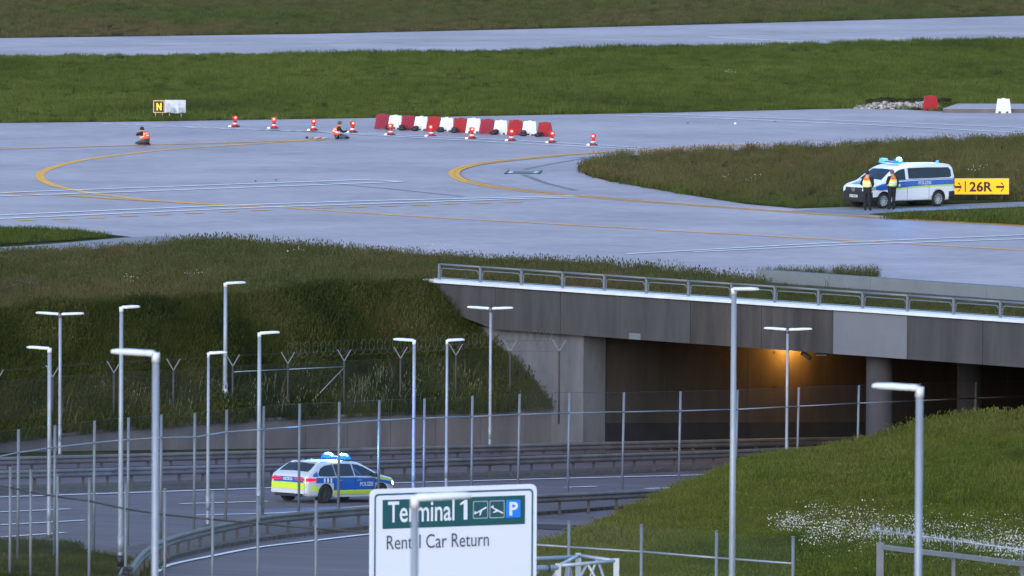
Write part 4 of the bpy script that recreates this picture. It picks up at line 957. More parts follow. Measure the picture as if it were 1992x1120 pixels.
mb = MB(); c = A + be * .055 + Vector((0, 0, -.1)); mb.tube([c, c + be * .006], .10, 10); mb.build('coupling', M['galv_dark'], gy)

# ------------------------------------------------------------------ airfield signs
b = P(309, 231); o = empty('taxiway_sign', b); tag(o, 'small black taxiway sign with a lit yellow letter N', 'sign')
zc = D(309, 207, b.y).z; hw = .29; hh = .32
mb = MB(); mb.box((0, 0, zc), (hw * 2, .12, hh * 2)); mb.build('frame', M['amber_edge'], o)
mb = MB(); mb.box((0, -.065, zc), (hw * 2 - .08, .012, hh * 2 - .08)); mb.build('face', M['black'], o)
mb = MB(); text_on(mb, 'N', Vector((-.115, -.076, zc - .19)), (1, 0, 0), (0, 0, 1), .25, .38, 0, .035); mb.build('letter', M['amber_text'], o)
for s in (-1, 1):
    mb = MB(); mb.tube([(s * .18, 0, -.1), (s * .18, 0, zc - hh)], .025, 6); mb.build('leg', M['galv'], o)
b = P(341, 232); o = empty('covered_sign', b); tag(o, 'airfield sign wrapped in white plastic sheeting right of the black sign', 'sign'); z0 = D(341, 219, b.y).z; z1 = D(341, 194, b.y).z
mb = MB(); n_ = 12; vs = []; rows = 6
for j in range(rows + 1):
    for i in range(n_ + 1):
        u_, v_ = i / n_, j / rows; x = (u_ - .5) * 1.08; z = z0 + (z1 - z0) * v_ + (.03 * math.sin(u_ * 9) if j == 0 else 0) - (.06 * max(0, u_ - .3) if j == rows else 0)
        y = -.14 - .05 * math.sin(u_ * 11 + v_ * 5) * (1 - v_) - .03 * math.sin(u_ * 23) * (1 - v_); vs.append((x, y * (.75 if j == rows else 1), z))
fs = [(j * (n_ + 1) + i, j * (n_ + 1) + i + 1, (j + 1) * (n_ + 1) + i + 1, (j + 1) * (n_ + 1) + i) for j in range(rows) for i in range(n_)]; mb.add(vs, fs, 0, True)
mb.box((0, .02, (z0 + z1) / 2), (1.07, .2, z1 - z0 - .02)); mb.build('sheeting', M['sheeting'], o)
for x in (-.14, .30):
    mb = MB(); mb.box((x, -.185, z0 + .16), (.22, .02, .22)); mb.build('patch', M['galv'], o)
for s in (-1, 1):
    mb = MB(); mb.tube([(s * .3, 0, -.1), (s * .3, 0, z0 + .1)], .03, 6); mb.build('leg', M['galv'], o)
    mb = MB(); mb.box((s * .3, 0, .03), (.34, .3, .05)); mb.build('foot_plate', M['wall_light'], o)
b = P(1900, 391); o = empty('runway_sign', b); tag(o, 'long lit amber runway sign reading 26R with black arrows beside the van', 'sign')
zb = D(1905, 378, b.y).z; zt = D(1905, 347, b.y).z; s_ = F / b.y; xr = (1964 - 1900) / s_; xl = (1836 - 1900) / s_; o.rotation_euler.z = math.radians(9)
mb = MB(); mb.box(((xl + xr) / 2, .08, (zb + zt) / 2), (xr - xl, .16, zt - zb)); mb.build('housing', M['amber_edge'], o)
mb = MB(); mb.box(((xl + xr) / 2, -.006, (zb + zt) / 2), (xr - xl - .06, .012, zt - zb - .06)); mb.build('face', M['amber_sign'], o)
H = zt - zb
def sx(px): return (px - 1900) / s_
mb = MB(); text_on(mb, '26R', Vector((sx(1885), -.020, zb + H * .17)), (1, 0, 0), (0, 0, 1), sx(1931) - sx(1885), H * .64, 0, .03); mb.build('lettering', M['black'], o)
mb = MB(); mb.box((sx(1877), -.020, zb + H * .5), (.05, .006, H * .68)); mb.build('bar', M['black'], o)
for a, b2 in ((1855, 1870), (1938, 1955)):
    mb = MB(); x0, x1 = sx(a), sx(b2); zc = zb + H * .47; t = .05
    mb.prism([(x0, zc - t), (x1 - .05, zc - t), (x1 - .22, zc - .20), (x1 - .12, zc - .20), (x1, zc), (x1 - .12, zc + .20), (x1 - .22, zc + .20), (x1 - .05, zc + t), (x0, zc + t)], (0, -.024, 0), (1, 0, 0), (0, 0, 1), (0, 1, 0), .006); mb.build('arrow', M['black'], o)
for x in (xl + .3, (xl + xr) / 2, xr - .3):
    mb = MB(); mb.tube([(x, .08, -.1), (x, .08, zb)], .035, 6); mb.build('leg', M['galv_dark'], o)

# ------------------------------------------------------------------ barriers, cones
def barrier_mesh():
    mb = MB(); lv = [(0.0, .415, .22), (.10, .41, .215), (.12, .40, .20), (.42, .365, .14), (.70, .325, .085), (.75, .31, .07)]
    vs = []
    for z, x, y in lv: vs += [(-x, -y, z), (x, -y, z), (x, y, z), (-x, y, z)]
    fs = [(i * 4 + j, i * 4 + (j + 1) % 4, i * 4 + 4 + (j + 1) % 4, i * 4 + 4 + j) for i in range(len(lv) - 1) for j in range(4)] + [(3, 2, 1, 0), tuple(len(vs) - 4 + j for j in range(4))]
    mb.add(vs, fs)
    for k in range(-3, 4):
        x = k * .088
        for sy in (-1, 1): mb.bar((x * 1.05, sy * .205, .14), (x * .92, sy * .098, .66), .038, .03, up=Vector((0, sy, 0)))
    mb.box((0, 0, .76), (.2, .09, .05)); return mb
def slot_mesh():
    mb = MB(); mb.box((0, -.219, .05), (.13, .02, .09)); return mb.mesh('forklift_slot', M['black'])
bm_ = {k: barrier_mesh().mesh('barrier_shell', M[k]) for k in ('red_plastic', 'magenta_plastic', 'white_plastic')}; sm_ = slot_mesh()
cap_m = MB().tube([(0, 0, .775), (0, 0, .81)], .045, 8).mesh('filler_cap', M['black'])
def barrier(px, py, key, label, rz, group='plastic barriers on the taxiway', sc=1.0):
    o = empty('traffic_barrier', P(px, py) + Vector((0, 0, .012)), rz); o.scale = (sc, sc, sc); tag(o, label, 'barrier', group); link('barrier_shell', bm_[key], o)
    for x in (-.2, .2): q = link('forklift_slot', sm_, o); q.location = (x, 0, 0)
    q = link('filler_cap', cap_m, o); q.location = (.12, 0, -.03); return o
xs = [745, 770, 795, 820, 845, 870, 896, 922, 948, 975, 1003, 1031, 1060]
rowdir = P(1060, 265) - P(745, 250); rz = math.radians(-14)
words = ['first', 'second', 'third', 'fourth', 'fifth', 'sixth', 'seventh', 'eighth', 'ninth', 'tenth', 'eleventh', 'twelfth', 'last']
for i, x in enumerate(xs):
    key = 'white_plastic' if i % 2 else ('magenta_plastic' if i in (0, 2, 8) else 'red_plastic')
    y = 250.5 + (x - 745) * 15 / 315
    where = {0: 'leftmost faded red barrier of the long row', 12: 'rightmost red barrier of the long row'}.get(i, f'{words[i]} barrier from the left in the long row, {"white" if i % 2 else "red"} plastic')
    barrier(x, y, key, where, rz + random.uniform(-.08, .08), sc=.96 + random.uniform(-.03, .03))
barrier(1810, 214.5, 'red_plastic', 'lone red plastic barrier before the heap of broken stones', .05)
barrier(1952, 220, 'white_plastic', 'lone white plastic barrier at the far right before the concrete slab', -.05)
for i, x in enumerate([757, 783, 807, 857, 883, 960, 1018, 1046]):
    y = 251.5 + (x - 745) * 15 / 315; o = empty('sandbag', P(x, y) + Vector((0, -.30, .012)), random.uniform(-.3, .3)); tag(o, f'black sandbag at the foot of the barrier row, {words[i]} from the left', 'sandbag', 'sandbags on the barriers')
    mb = MB(); mb.sphere((0, 0, .09), .18, 10, 6, 0, (1.2, .8, .55)); mb.sphere((.05 + random.uniform(-.08, .08), .10, .19), .13, 8, 5, 0, (1.2, .6, random.uniform(.6, 1.0))); mb.build('bag', M['black'], o); mb = MB(); mb.tube([(.2, 0, .10), (.30, .02, .08)], [.03, .05], 6); mb.build('tied_neck', M['black'], o)
def cone_parts(o):
    mb = MB(); mb.box((0, 0, .02), (.34, .34, .04)); mb.box((.13, -.02, .05), (.18, .26, .04)); mb.build('base_plate', M['black'], o)
    for z0, z1, r0, r1, m in ((.04, .14, .14, .115, 'cone_red'), (.14, .22, .115, .095, 'white_plastic'), (.22, .38, .095, .06, 'cone_red')):
        mb = MB(); mb.tube([(0, 0, z0), (0, 0, z1)], [r0 * 1.12, r1 * 1.12], 14); mb.build('cone_band', M[m], o)
    mb = MB(); mb.box((0, 0, .46), (.25, .12, .20)); mb.tube([(0, 0, .56), (0, 0, .60)], .03, 6); mb.build('lamp_housing', M['cone_red'], o)
    mb = MB(); mb.tube([(0, -.056, .47), (0, -.075, .47)], .075, 12); mb.build('lamp_lens', M['red_lamp'], o)
    mb = MB(); mb.sphere((0, -.072, .475), .032, 8, 5, 0, (1.6, .3, .7)); mb.build('bulb', M['pale_lamp'], o)
cn = [(457, 247), (533, 250), (610, 254), (686, 258), (760, 263), (839, 265.5), (918, 270), (995, 274), (1074, 278), (1154, 283)]
first = None
for i, (x, y) in enumerate(cn):
    lab = f'red warning cone with a lamp, {words[i]} from the left in the line'
    if first is None: first = empty('warning_cone', P(x, y)); cone_parts(first); o = first
    else: o = copy_tree(first); o.location = P(x, y)
    o.rotation_euler.z = random.uniform(-.5, .5)
    tag(o, lab if i < 9 else 'red warning cone with a lamp, rightmost of the line near the grass island', 'cone', 'warning cones across the taxiway'); o.location.z = .012
    f_ = empty('ground_light', P(x - 10 if i != 3 else 676, y + .3) + Vector((0, 0, .012))); tag(f_, f'small pale light on the ground beside the {words[i] if i < 9 else "rightmost"} warning cone', 'light', 'ground lights by the cones')
    mb = MB(); mb.tube([(0, 0, 0), (0, 0, .03)], [.10, .085], 10); mb.build('body', M['white_plastic'], f_); mb = MB(); mb.sphere((0, 0, .035), .06, 8, 5, 0, (1, 1, .7)); mb.build('lens', M['pale_lamp'], f_)
bn = empty('banner', P(622, 270) + Vector((0, 0, .014))); tag(bn, 'orange and white banner lying on the pavement by the cross legged person', 'banner')
for k, m in enumerate(('banner', 'white_plastic', 'hiviz_orange', 'white_plastic')):
    mb = MB(); x = -.42 + k * .2; mb.add([(x - .14, -.5, .02), (x + .06, -.5, .03), (x + .20, .6, .06), (x + .0, .6, .04), (x + .05, 0, .09)], [(0, 1, 4), (1, 2, 4), (2, 3, 4), (3, 0, 4)]); mb.build('stripe', M[m], bn)
mb = MB(); mb.tube([(0, 0, 0), (0, 0, .10)], [.08, .06], 10); o = mb.build('bottle_bag', M['black']); o.location = P(597, 269.5) + Vector((0, 0, .012)); tag(o, 'small black pouch on the pavement left of the banner', 'pouch')
for i, (x, y, c) in enumerate(((1338, 240, 'black'), (1507, 237, 'red_plastic'), (1430, 241, 'pale_lamp'), (1395, 244.5, 'white_plastic'), (497, 353, 'black'), (537, 351, 'black'))):  # one scrap takes the lit lamp material, so it glows though no lamp
    mb = MB(); mb.sphere((0, 0, .02), .04, 7, 5, 0, (1.4, 1.2, .6)); o = mb.build('debris', M[c]); o.location = P(x, y) + Vector((0, 0, .012))
    tag(o, ['dark scrap on the taxiway right of the barrier row', 'small red scrap on the far right taxiway', 'tiny pale glowing scrap between the dark and the red scrap', 'flat white scrap on the taxiway right of the barriers', 'small dark scrap on the taxiway above the white double lines', 'second dark scrap just right of the other above the white lines'][i], 'debris')
# ------------------------------------------------------------------ vehicles
class Body:
    def __init__(s, top, bot, hw, g, rad):
        s.top = top; s.bot = bot; s.hw = hw; s.g = g; s.rad = rad
    def it(s, tab, x): return float(np.interp(x, [a for a, b in tab], [b for a, b in tab]))
    def zt(s, x): return s.it(s.top, x)
    def zb(s, x): return s.it(s.bot, x)
    def y(s, x, z): return s.it(s.hw, x) * s.it(s.g, z)
    def ring(s, x):
        zb, zt = s.zb(x), s.zt(x); r = min(s.rad, (zt - zb) * .3); out = [(0, zb), (s.y(x, zb) * .88, zb)]
        n_ = 12
        for k in range(n_ + 1): z = zb + .04 + (zt - r - zb - .04) * k / n_; out.append((s.y(x, z), z))
        y0 = s.y(x, zt - r)
        for k in range(1, 5): a = math.radians(90 * k / 4); out.append((y0 - r * 1.3 * (1 - math.cos(a)), zt - r + r * math.sin(a)))
        ye = out[-1][0]; out.append((ye * .5, zt + .018)); out.append((0, zt + .025)); return out
    def mesh(s, xs, name, matfn, mats):
        mb = MB(); rings = [s.ring(x) for x in xs]; m_ = len(rings[0]); full = []
        for x, rg in zip(xs, rings): full += [(x, y, z) for y, z in rg] + [(x, -y, z) for y, z in rg[-2:0:-1]]
        n_ = 2 * m_ - 2
        for i in range(len(xs) - 1):
            for j in range(n_):
                f = (i * n_ + j, i * n_ + (j + 1) % n_, (i + 1) * n_ + (j + 1) % n_, (i + 1) * n_ + j); mb.f.append(list(f)); mb.sm.append(True)
                c = sum((Vector(full[k]) for k in f), Vector()) / 4; mb.m.append(matfn(c))
        mb.v = full
        for e, rev in ((0, True), (len(xs) - 1, False)):
            f = [e * n_ + j for j in range(n_)]; mb.f.append(f[::-1] if rev else f); mb.sm.append(False); mb.m.append(matfn(Vector((xs[e], 0, .5))))
        return mb.mesh(name, mats)
    def side(s, name, cols, m, parent, sg, eps=.008, rows=5):      # panel between lower and upper curve on one flank
        cols2 = []
        for (x0, a0, b0), (x1, a1, b1) in zip(cols, cols[1:]):
            n_ = max(1, int(abs(x1 - x0) / .12))
            for k in range(n_): t = k / n_; cols2.append((x0 + (x1 - x0) * t, a0 + (a1 - a0) * t, b0 + (b1 - b0) * t))
        cols2.append(cols[-1]); mb = MB(); vs = []
        for x, a, b in cols2:
            for k in range(rows + 1): z = a + (b - a) * k / rows; vs.append((x, sg * (s.y(x, z) + eps), z))
        R_ = rows + 1; mb.add(vs, [(i * R_ + k, (i + 1) * R_ + k, (i + 1) * R_ + k + 1, i * R_ + k + 1) for i in range(len(cols2) - 1) for k in range(rows)], 0, True)
        return mb.build(name, m, parent)
    def over(s, name, x0, x1, f0, f1, m, parent, eps=.012, yo=0.0, nx=10):      # panel on top surface between two x, half width as share
        mb = MB(); vs = []; ny = 8
        for i in range(nx + 1):
            x = x0 + (x1 - x0) * i / nx; rg = s.ring(x); ye = rg[-3][0]; zt = s.zt(x); f = f0 + (f1 - f0) * i / nx
            sl = (s.zt(x + .02) - s.zt(x - .02)) / .04; nv = Vector((-sl, 0, 1)).normalized() * eps
            for k in range(ny + 1):
                y = ye * f * (-1 + 2 * k / ny); vs.append((x + nv.x, y + yo, zt + .025 * (1 - abs(y) / ye) + nv.z))
        R_ = ny + 1; mb.add(vs, [(i * R_ + k, (i + 1) * R_ + k, (i + 1) * R_ + k + 1, i * R_ + k + 1) for i in range(nx) for k in range(ny)], 0, True); return mb.build(name, m, parent)
def cut_arches(me, spots, r, mats):
    ob = link('cut', me); cs = []
    for x, sg, y, z in spots:
        mb = MB(); mb.tube([(x, sg * (y - .32), z), (x, sg * (y + .4), z)], r, 28); cm = mb.mesh('cutter', [M['black']]); c = link('cutter', cm); cs.append(c)
        b = ob.modifiers.new('b', 'BOOLEAN'); b.operation = 'DIFFERENCE'; b.object = c; b.solver = 'EXACT'
        try: b.material_mode = 'TRANSFER'
        except Exception: pass
    dg = bpy.context.evaluated_depsgraph_get(); out = bpy.data.meshes.new_from_object(ob.evaluated_get(dg))
    for c in cs: bpy.data.objects.remove(c)
    bpy.data.objects.remove(ob); return out
def wheel(par, x, y, r, wd, sg, spokes=10, rimmat='rim', dark=False):
    mb = MB(); prof = [(r * .66, 0), (r * .70, .02), (r * .93, .015), (r, -.03), (r, -wd + .03), (r * .93, -wd), (r * .6, -wd)]; n_ = 28; vs = []
    for k in range(n_):
        a = 2 * math.pi * k / n_
        for rr_, d in prof: vs.append((x + rr_ * math.cos(a), y + sg * d, r + rr_ * math.sin(a)))
    q = len(prof); mb.add(vs, [(k * q + j, k * q + j + 1, ((k + 1) % n_) * q + j + 1, ((k + 1) % n_) * q + j) for k in range(n_) for j in range(q - 1)], 0, True); w_ = mb.build('wheel', M['rubber'], par)
    mb = MB(); mb.tube([(x, y - sg * .10, r), (x, y - sg * .06, r)], r * .66, 24); mb.build('brake_disc', M['black'], w_)
    mb = MB(); mb.tube([(x, y - sg * .05, r), (x, y + sg * .0, r)], r * .14, 12)
    for k in range(spokes):
        a = 2 * math.pi * k / spokes; mb.bar((x + r * .1 * math.cos(a), y - sg * .02, r + r * .1 * math.sin(a)), (x + r * .66 * math.cos(a), y - sg * .005, r + r * .66 * math.sin(a)), .03, r * .13, up=Vector((-math.sin(a), 0, math.cos(a))))
    for k in range(24):
        a, b = 2 * math.pi * k / 24, 2 * math.pi * (k + 1) / 24; mb.bar((x + r * .66 * math.cos(a), y - sg * .02, r + r * .66 * math.sin(a)), (x + r * .66 * math.cos(b), y - sg * .02, r + r * .66 * math.sin(b)), .06, .02, up=Vector((0, 1, 0)))
    mb.build('rim', M[rimmat], w_); return w_

# ---- van
VB = Body(top=[(-2.57, 1.05), (-2.54, 1.45), (-2.47, 1.76), (-2.36, 1.86), (-2.0, 1.90), (-.4, 1.915), (.35, 1.88), (.70, 1.80), (.92, 1.70), (1.62, 1.24), (1.78, 1.18), (2.25, 1.08), (2.42, 1.02), (2.52, .93), (2.57, .80)],
          bot=[(-2.57, .36), (-2.3, .27), (2.2, .25), (2.57, .30)], hw=[(-2.57, .90), (-2.45, .945), (-1.8, .965), (1.4, .965), (2.0, .955), (2.3, .92), (2.48, .84), (2.57, .70)],
          g=[(.25, .965), (.5, 1.0), (1.0, 1.0), (1.18, .985), (1.75, .875), (1.95, .83)], rad=.13)
van = empty('police_van', (0, 0, 0)); tag(van, 'white and blue police van with a lit blue beacon parked beside the amber sign', 'van')
xs = sorted(set([-2.57, -2.555, -2.54, -2.5, -2.47, -2.42, -2.36] + list(np.linspace(-2.3, 2.2, 38)) + [2.25, 2.32, 2.38, 2.42, 2.47, 2.52, 2.55, 2.57]))
def vmat(c):
    if c.z < .52 and (c.x > 2.0): return 1
    if c.x > 2.28 and c.z < .74: return 1
    if c.x < -2.15 and c.z < .66: return 1
    return 0
me = VB.mesh(xs, 'body', vmat, [M['white_body'], M['black']])
WX = (1.62, -1.58)
me = cut_arches(me, [(x, s, .95, .36) for x in WX for s in (-1, 1)], .40, None); me.materials.clear() if False else None
vb = link('body', me, van)
for x in WX:
    for s in (-1, 1): wheel(van, x, s * .935, .345, .22, s, 10)
for s in (1, -1):
    VB.side('blue_band', [(-2.50, .98, 1.20), (-1.2, .97, 1.20), (.0, .94, 1.19), (1.2, .86, 1.14), (1.75, .80, 1.08), (2.1, .84, .98)], M['blue_body'], van, s)
    VB.side('lime_stripe', [(-2.48, .91, .965), (-1.2, .90, .955), (.2, .86, .92), (1.08, .80, .86)], M['lime'], van, s)
    VB.side('pinstripe', [(-2.48, 1.225, 1.25), (-.2, 1.225, 1.25), (.9, 1.21, 1.235)], M['blue_body'], van, s, rows=2)
    VB.side('side_window', [(-2.34, 1.34, 1.60), (-2.22, 1.29, 1.73), (-1.0, 1.28, 1.76), (.10, 1.28, 1.755), (.18, 1.29, 1.74)], M['glass'], van, s, eps=.012)
    VB.side('door_window', [(.36, 1.25, 1.735), (.62, 1.25, 1.70), (.86, 1.25, 1.62), (1.22, 1.26, 1.38), (1.36, 1.27, 1.29)], M['glass'], van, s, eps=.012)
    for xx, a, b in ((.27, .36, 1.25), (1.10, .50, 1.2), (-1.0, .36, 1.25)): VB.side('door_gap', [(xx - .008, a, b), (xx + .008, a, b)], M['galv_dark'], van, s, eps=.010)
    VB.side('sill_trim', [(-1.10, .27, .33), (1.15, .27, .33)], M['black'], van, s, eps=.015)
    VB.side('wheel_arch_trim', [(1.10, .55, .66), (1.25, .68, .78), (1.45, .76, .85), (1.62, .77, .87), (1.8, .75, .83), (2.0, .62, .74)], M['black'], van, s, eps=.010) if False else None
    VB.side('tail_lamp', [(-2.555, .86, 1.28), (-2.47, .86, 1.28)], M['tail'] if False else M['cone_red'], van, s, eps=.012)
    VB.side('head_lamp', [(2.12, .86, .98), (2.28, .80, .99), (2.42, .79, .95), (2.50, .80, .90)], M['lamp_lens'], van, s, eps=.012)
    mb = MB(); mb.box((.52, s * .975, 1.13), (.16, .03, .03)); mb.build('door_handle', M['black'], van)
    mb = MB(); mb.box((1.22, s * 1.07, 1.30), (.10, .20, .22)); mb.bar((1.22, s * .93, 1.24), (1.22, s * 1.0, 1.25), .05, .05); mb.build('wing_mirror', M['black'], van)
    mb = MB(); mb.sphere((.72, s * .975, 1.0), .075, 5, 4, 0, (1, .08, 1)); mb.build('badge', M['white_plastic'], van)
VB.over('windshield', 1.60, .93, .93, .90, M['glass'], van); VB.over('bonnet_blue', 1.80, 2.35, .62, .55, M['blue_body'], van, nx=8)
mb = MB(); text_on(mb, 'POLIZEI', (-.38, VB.y(-.5, 1.07) + .016, 1.01), (-1, 0, 0), (0, -.02, 1), .74, .145, 0, .02); mb.build('lettering', M['white_plastic'], van)
mb = MB(); text_on(mb, 'POLIZEI', (-1.12, -VB.y(-.5, 1.07) - .016, 1.01), (1, 0, 0), (0, .02, 1), .74, .145, 0, .02); mb.build('lettering', M['white_plastic'], van)
mb = MB(); mb.box((2.545, 0, .845), (.07, 1.12, .17), rot=Matrix.Rotation(-.25, 3, 'Y')); mb.build('grille', M['black'], van)
mb = MB()
for k in range(20):
    a, b = 6.283 * k / 20, 6.283 * (k + 1) / 20; mb.bar((2.60, .095 * math.cos(a), .85 + .095 * math.sin(a)), (2.60, .095 * math.cos(b), .85 + .095 * math.sin(b)), .014, .014)
for k in range(3): a = math.pi / 2 + k * 2.0944; mb.bar((2.60, 0, .85), (2.60, .09 * math.cos(a), .85 + .09 * math.sin(a)), .012, .022)
mb.build('emblem', M['rim'], van)
mb = MB(); mb.box((2.575, 0, .55), (.03, .52, .115)); np_ = mb.build('number_plate', M['white_plastic'], van)
mb = MB()
for k, y in enumerate((-.20, -.14, -.04, .02, .08, .17)): mb.box((2.592, y, .55), (.004, .035, .07))
mb.build('plate_characters', M['black'], np_)
mb = MB(); mb.box((2.56, 0, .40), (.05, 1.2, .10)); mb.build('lower_intake', M['black'], van)
mb = MB(); mb.box((.42, 0, 1.955), (.24, 1.16, .05)); mb.build('light_bar_base', M['silver_body'], van)
for y, m in ((.50, 'beacon'), (-.50, 'beacon_faint')):
    mb = MB(); mb.box((.42, y, 2.05), (.30, .34, .19), taper=.75); o = mb.build('beacon', M[m], van)
    if m == 'beacon': mb = MB(); mb.sphere((.42, y + .05, 2.11), .135, 10, 6); mb.build('flash_lamp', M['beacon_core'], o)
mb = MB(); mb.box((.42, 0, 2.0), (.22, .72, .07)); mb.build('display_box', M['blue_body'], van)
mb = MB(); mb.tube([(-2.05, .3, 1.90), (-2.05, .3, 2.01)], [.075, .06], 10); mb.build('rear_beacon', M['beacon_faint'], van)
mb = MB(); mb.tube([(-.4, 0, 1.93), (-.55, 0, 2.15)], .008, 4); mb.build('antenna', M['black'], van)
va = math.radians(218.6); van.rotation_euler.z = va
mid = P(1772, 404.4); off = Matrix.Rotation(va, 3, 'Z') @ Vector((.02, .93, 0)); van.location = Vector((mid.x, mid.y, .02)) - off; van.location.z = .024
def blue_light(par, pos, e):
    l = bpy.data.lights.new('beacon_light', 'POINT'); l.energy = e; l.color = (.08, .32, 1.0); l.shadow_soft_size = .12
    o = bpy.data.objects.new('beacon_light', l); COL.objects.link(o); o.parent = par; o.location = pos
blue_light(van, (.42, .62, 2.22), 260)

# ---- estate car
CB = Body(top=[(-2.42, .95), (-2.36, 1.02), (-2.20, 1.10), (-1.72, 1.40), (-1.55, 1.445), (-1.0, 1.475), (.0, 1.49), (.35, 1.46), (.62, 1.38), (1.35, 1.03), (1.5, .99), (2.1, .88), (2.32, .78), (2.42, .66)],
          bot=[(-2.42, .34), (-2.25, .22), (2.2, .20), (2.42, .26)], hw=[(-2.42, .76), (-2.32, .85), (-2.0, .915), (-1.2, .935), (1.2, .93), (1.9, .90), (2.2, .82), (2.42, .62)],
          g=[(.2, .95), (.42, 1.0), (.72, 1.0), (.92, .985), (1.0, .955), (1.42, .74), (1.5, .70)], rad=.075)
car = empty('police_car', (0, 0, 0)); tag(car, 'blue and lime police estate car driving away on the road with lit beacons', 'car')
xs = sorted(set([-2.42, -2.40, -2.36, -2.32, -2.26, -2.2] + list(np.linspace(-2.1, 2.1, 40)) + [-1.72, -1.55, 1.35, 2.16, 2.22, 2.28, 2.32, 2.37, 2.40, 2.42]))
me = CB.mesh(xs, 'body', lambda c: 0, [M['silver_body'], M['black']])
CX_ = (1.46, -1.50); me = cut_arches(me, [(x, s, .90, .335) for x in CX_ for s in (-1, 1)], .375, None); link('body', me, car)
for x in CX_:
    for s in (-1, 1): wheel(car, x, s * .90, .335, .23, s, 10, 'galv_dark')
for s in (-1, 1):
    # doors and wings in blue, rear wing slashed with silver, lime along the sill
    CB.side('blue_panel', [(-1.10, .47, .92), (-.6, .47, .925), (.0, .47, .92), (1.08, .47, .88)], M['blue_body'], car, s)
    CB.side('front_wing_panel', [(1.08, .72, .86), (1.4, .74, .83), (1.84, .66, .78), (2.1, .58, .72)], M['blue_body'], car, s)
    CB.side('rear_wing_panel', [(-2.02, .735, .925), (-1.72, .735, .93), (-1.10, .72, .93)], M['blue_body'], car, s)
    for k_ in range(3): CB.side('rear_wing_stripe', [(-1.62 + k_ * .17, .745, .91), (-1.54 + k_ * .17, .745, .91)], M['white_body'], car, s, eps=.012)
    CB.side('lime_stripe', [(-1.10, .32, .47), (1.08, .32, .47)], M['lime'], car, s)
    CB.side('rear_lime_stripe', [(-2.38, .50, .66), (-2.2, .48, .66), (-1.90, .44, .58)], M['lime'], car, s)
    CB.side('front_lime_stripe', [(1.86, .40, .52), (2.28, .42, .53)], M['lime'], car, s)
    CB.side('lime_bonnet_edge', [(1.2, .865, .93), (1.5, .84, .92), (1.9, .79, .85), (2.2, .73, .77)], M['lime'], car, s)
    CB.side('waist_trim', [(-1.62, .925, .95), (.0, .93, .95), (1.18, .905, .925)], M['rim'], car, s, rows=2)
    CB.side('rear_side_window', [(-1.84, .98, 1.08), (-1.66, .975, 1.26), (-1.40, .97, 1.35), (-.98, .97, 1.395)], M['glass'], car, s, eps=.012)
    CB.side('rear_door_window', [(-.94, .97, 1.395), (-.5, .97, 1.41), (.00, .97, 1.405)], M['glass'], car, s, eps=.012)
    CB.side('front_door_window', [(.06, .97, 1.40), (.34, .97, 1.37), (.62, .965, 1.285), (1.10, .955, 1.06), (1.20, .95, .99)], M['glass'], car, s, eps=.012)
    CB.side('pillar_film', [(-2.12, .96, 1.03), (-1.95, .96, 1.12), (-1.88, .97, 1.15)], M['blue_body'], car, s, eps=.010)
    CB.side('tail_lamp', [(-2.405, .79, .91), (-2.3, .79, .92), (-2.10, .80, .91), (-2.0, .83, .89)], M['tail'], car, s, eps=.014)
    CB.side('head_lamp', [(2.10, .66, .76), (2.25, .62, .74), (2.38, .60, .68)], M['head'], car, s, eps=.014)
    for xx, a, b in ((.03, .36, .95), (-1.06, .45, .92), (1.10, .40, .93)): CB.side('door_gap', [(xx - .007, a, b), (xx + .007, a, b)], M['black'], car, s, eps=.011)
    CB.side('sill', [(-1.08, .22, .29), (1.06, .22, .29)], M['silver_body'], car, s, eps=.02)
    for xx in (-.78, .28): mb = MB(); mb.box((xx, s * .945, .82), (.2, .03, .03)); mb.build('door_handle', M['rim'], car)
    mb = MB(); mb.box((1.0, s * 1.0, 1.0), (.12, .2, .14)); mb.bar((1.0, s * .88, .97), (1.0, s * .95, .98), .05, .05); mb.build('wing_mirror', M['black'], car)
    mb = MB(); mb.tube([(-1.45, s * .60, 1.455), (.3, s * .62, 1.50)], .018, 6); mb.build('roof_rail', M['galv_dark'], car)
    mb = MB(); mb.box((-2.435, s * .53, .865), (.05, .40, .085)); mb.build('tailgate_lamp', M['tail'], car)
    mb = MB(); mb.tube([(-2.38, s * .55, .27), (-2.46, s * .55, .27)], .045, 10); mb.build('exhaust', M['galv_dark'], car)
CB.over('rear_window', -2.16, -1.72, .90, .95, M['glass'], car); CB.over('windshield', 1.33, .64, .94, .92, M['glass'], car)
CB.over('bonnet_lime', 1.52, 2.2, 1.0, .9, M['lime'], car, eps=.006); CB.over('bonnet_blue', 1.5, 2.25, .72, .6, M['blue_body'], car, eps=.014)
mb = MB(); mb.box((-2.43, 0, .62), (.05, 1.5, .24)); mb.build('rear_lime_panel', M['lime'], car)
mb = MB(); mb.box((-2.425, 0, .845), (.04, 1.34, .19)); mb.build('tailgate_blue', M['blue_body'], car)
mb = MB(); mb.box((-2.43, 0, .42), (.06, 1.5, .15)); mb.build('rear_bumper', M['silver_body'], car)
mb = MB(); mb.box((-2.41, 0, .30), (.06, 1.25, .10)); mb.build('diffuser', M['black'], car)
mb = MB(); mb.box((-2.462, 0, .86), (.012, .40, .095)); np_ = mb.build('number_plate', M['white_plastic'], car)
mb = MB()
for y in (-.15, -.09, -.01, .05, .13): mb.box((-2.470, y, .86), (.004, .03, .055))
mb.build('plate_characters', M['black'], np_)
for s, x0, d in ((-1, .28, 1), (1, 1.0, -1)):
    mb = MB(); text_on(mb, 'POLIZEI', (x0, s * (CB.y(.6, .68) + .016), .60), (d, 0, 0), (0, 0, 1), .70, .15, 0, .02); mb.build('lettering', M['white_plastic'], car)
mb = MB(); mb.box((-1.62, 0, 1.47), (.16, 1.0, .035)); mb.build('roof_spoiler', M['silver_body'], car)
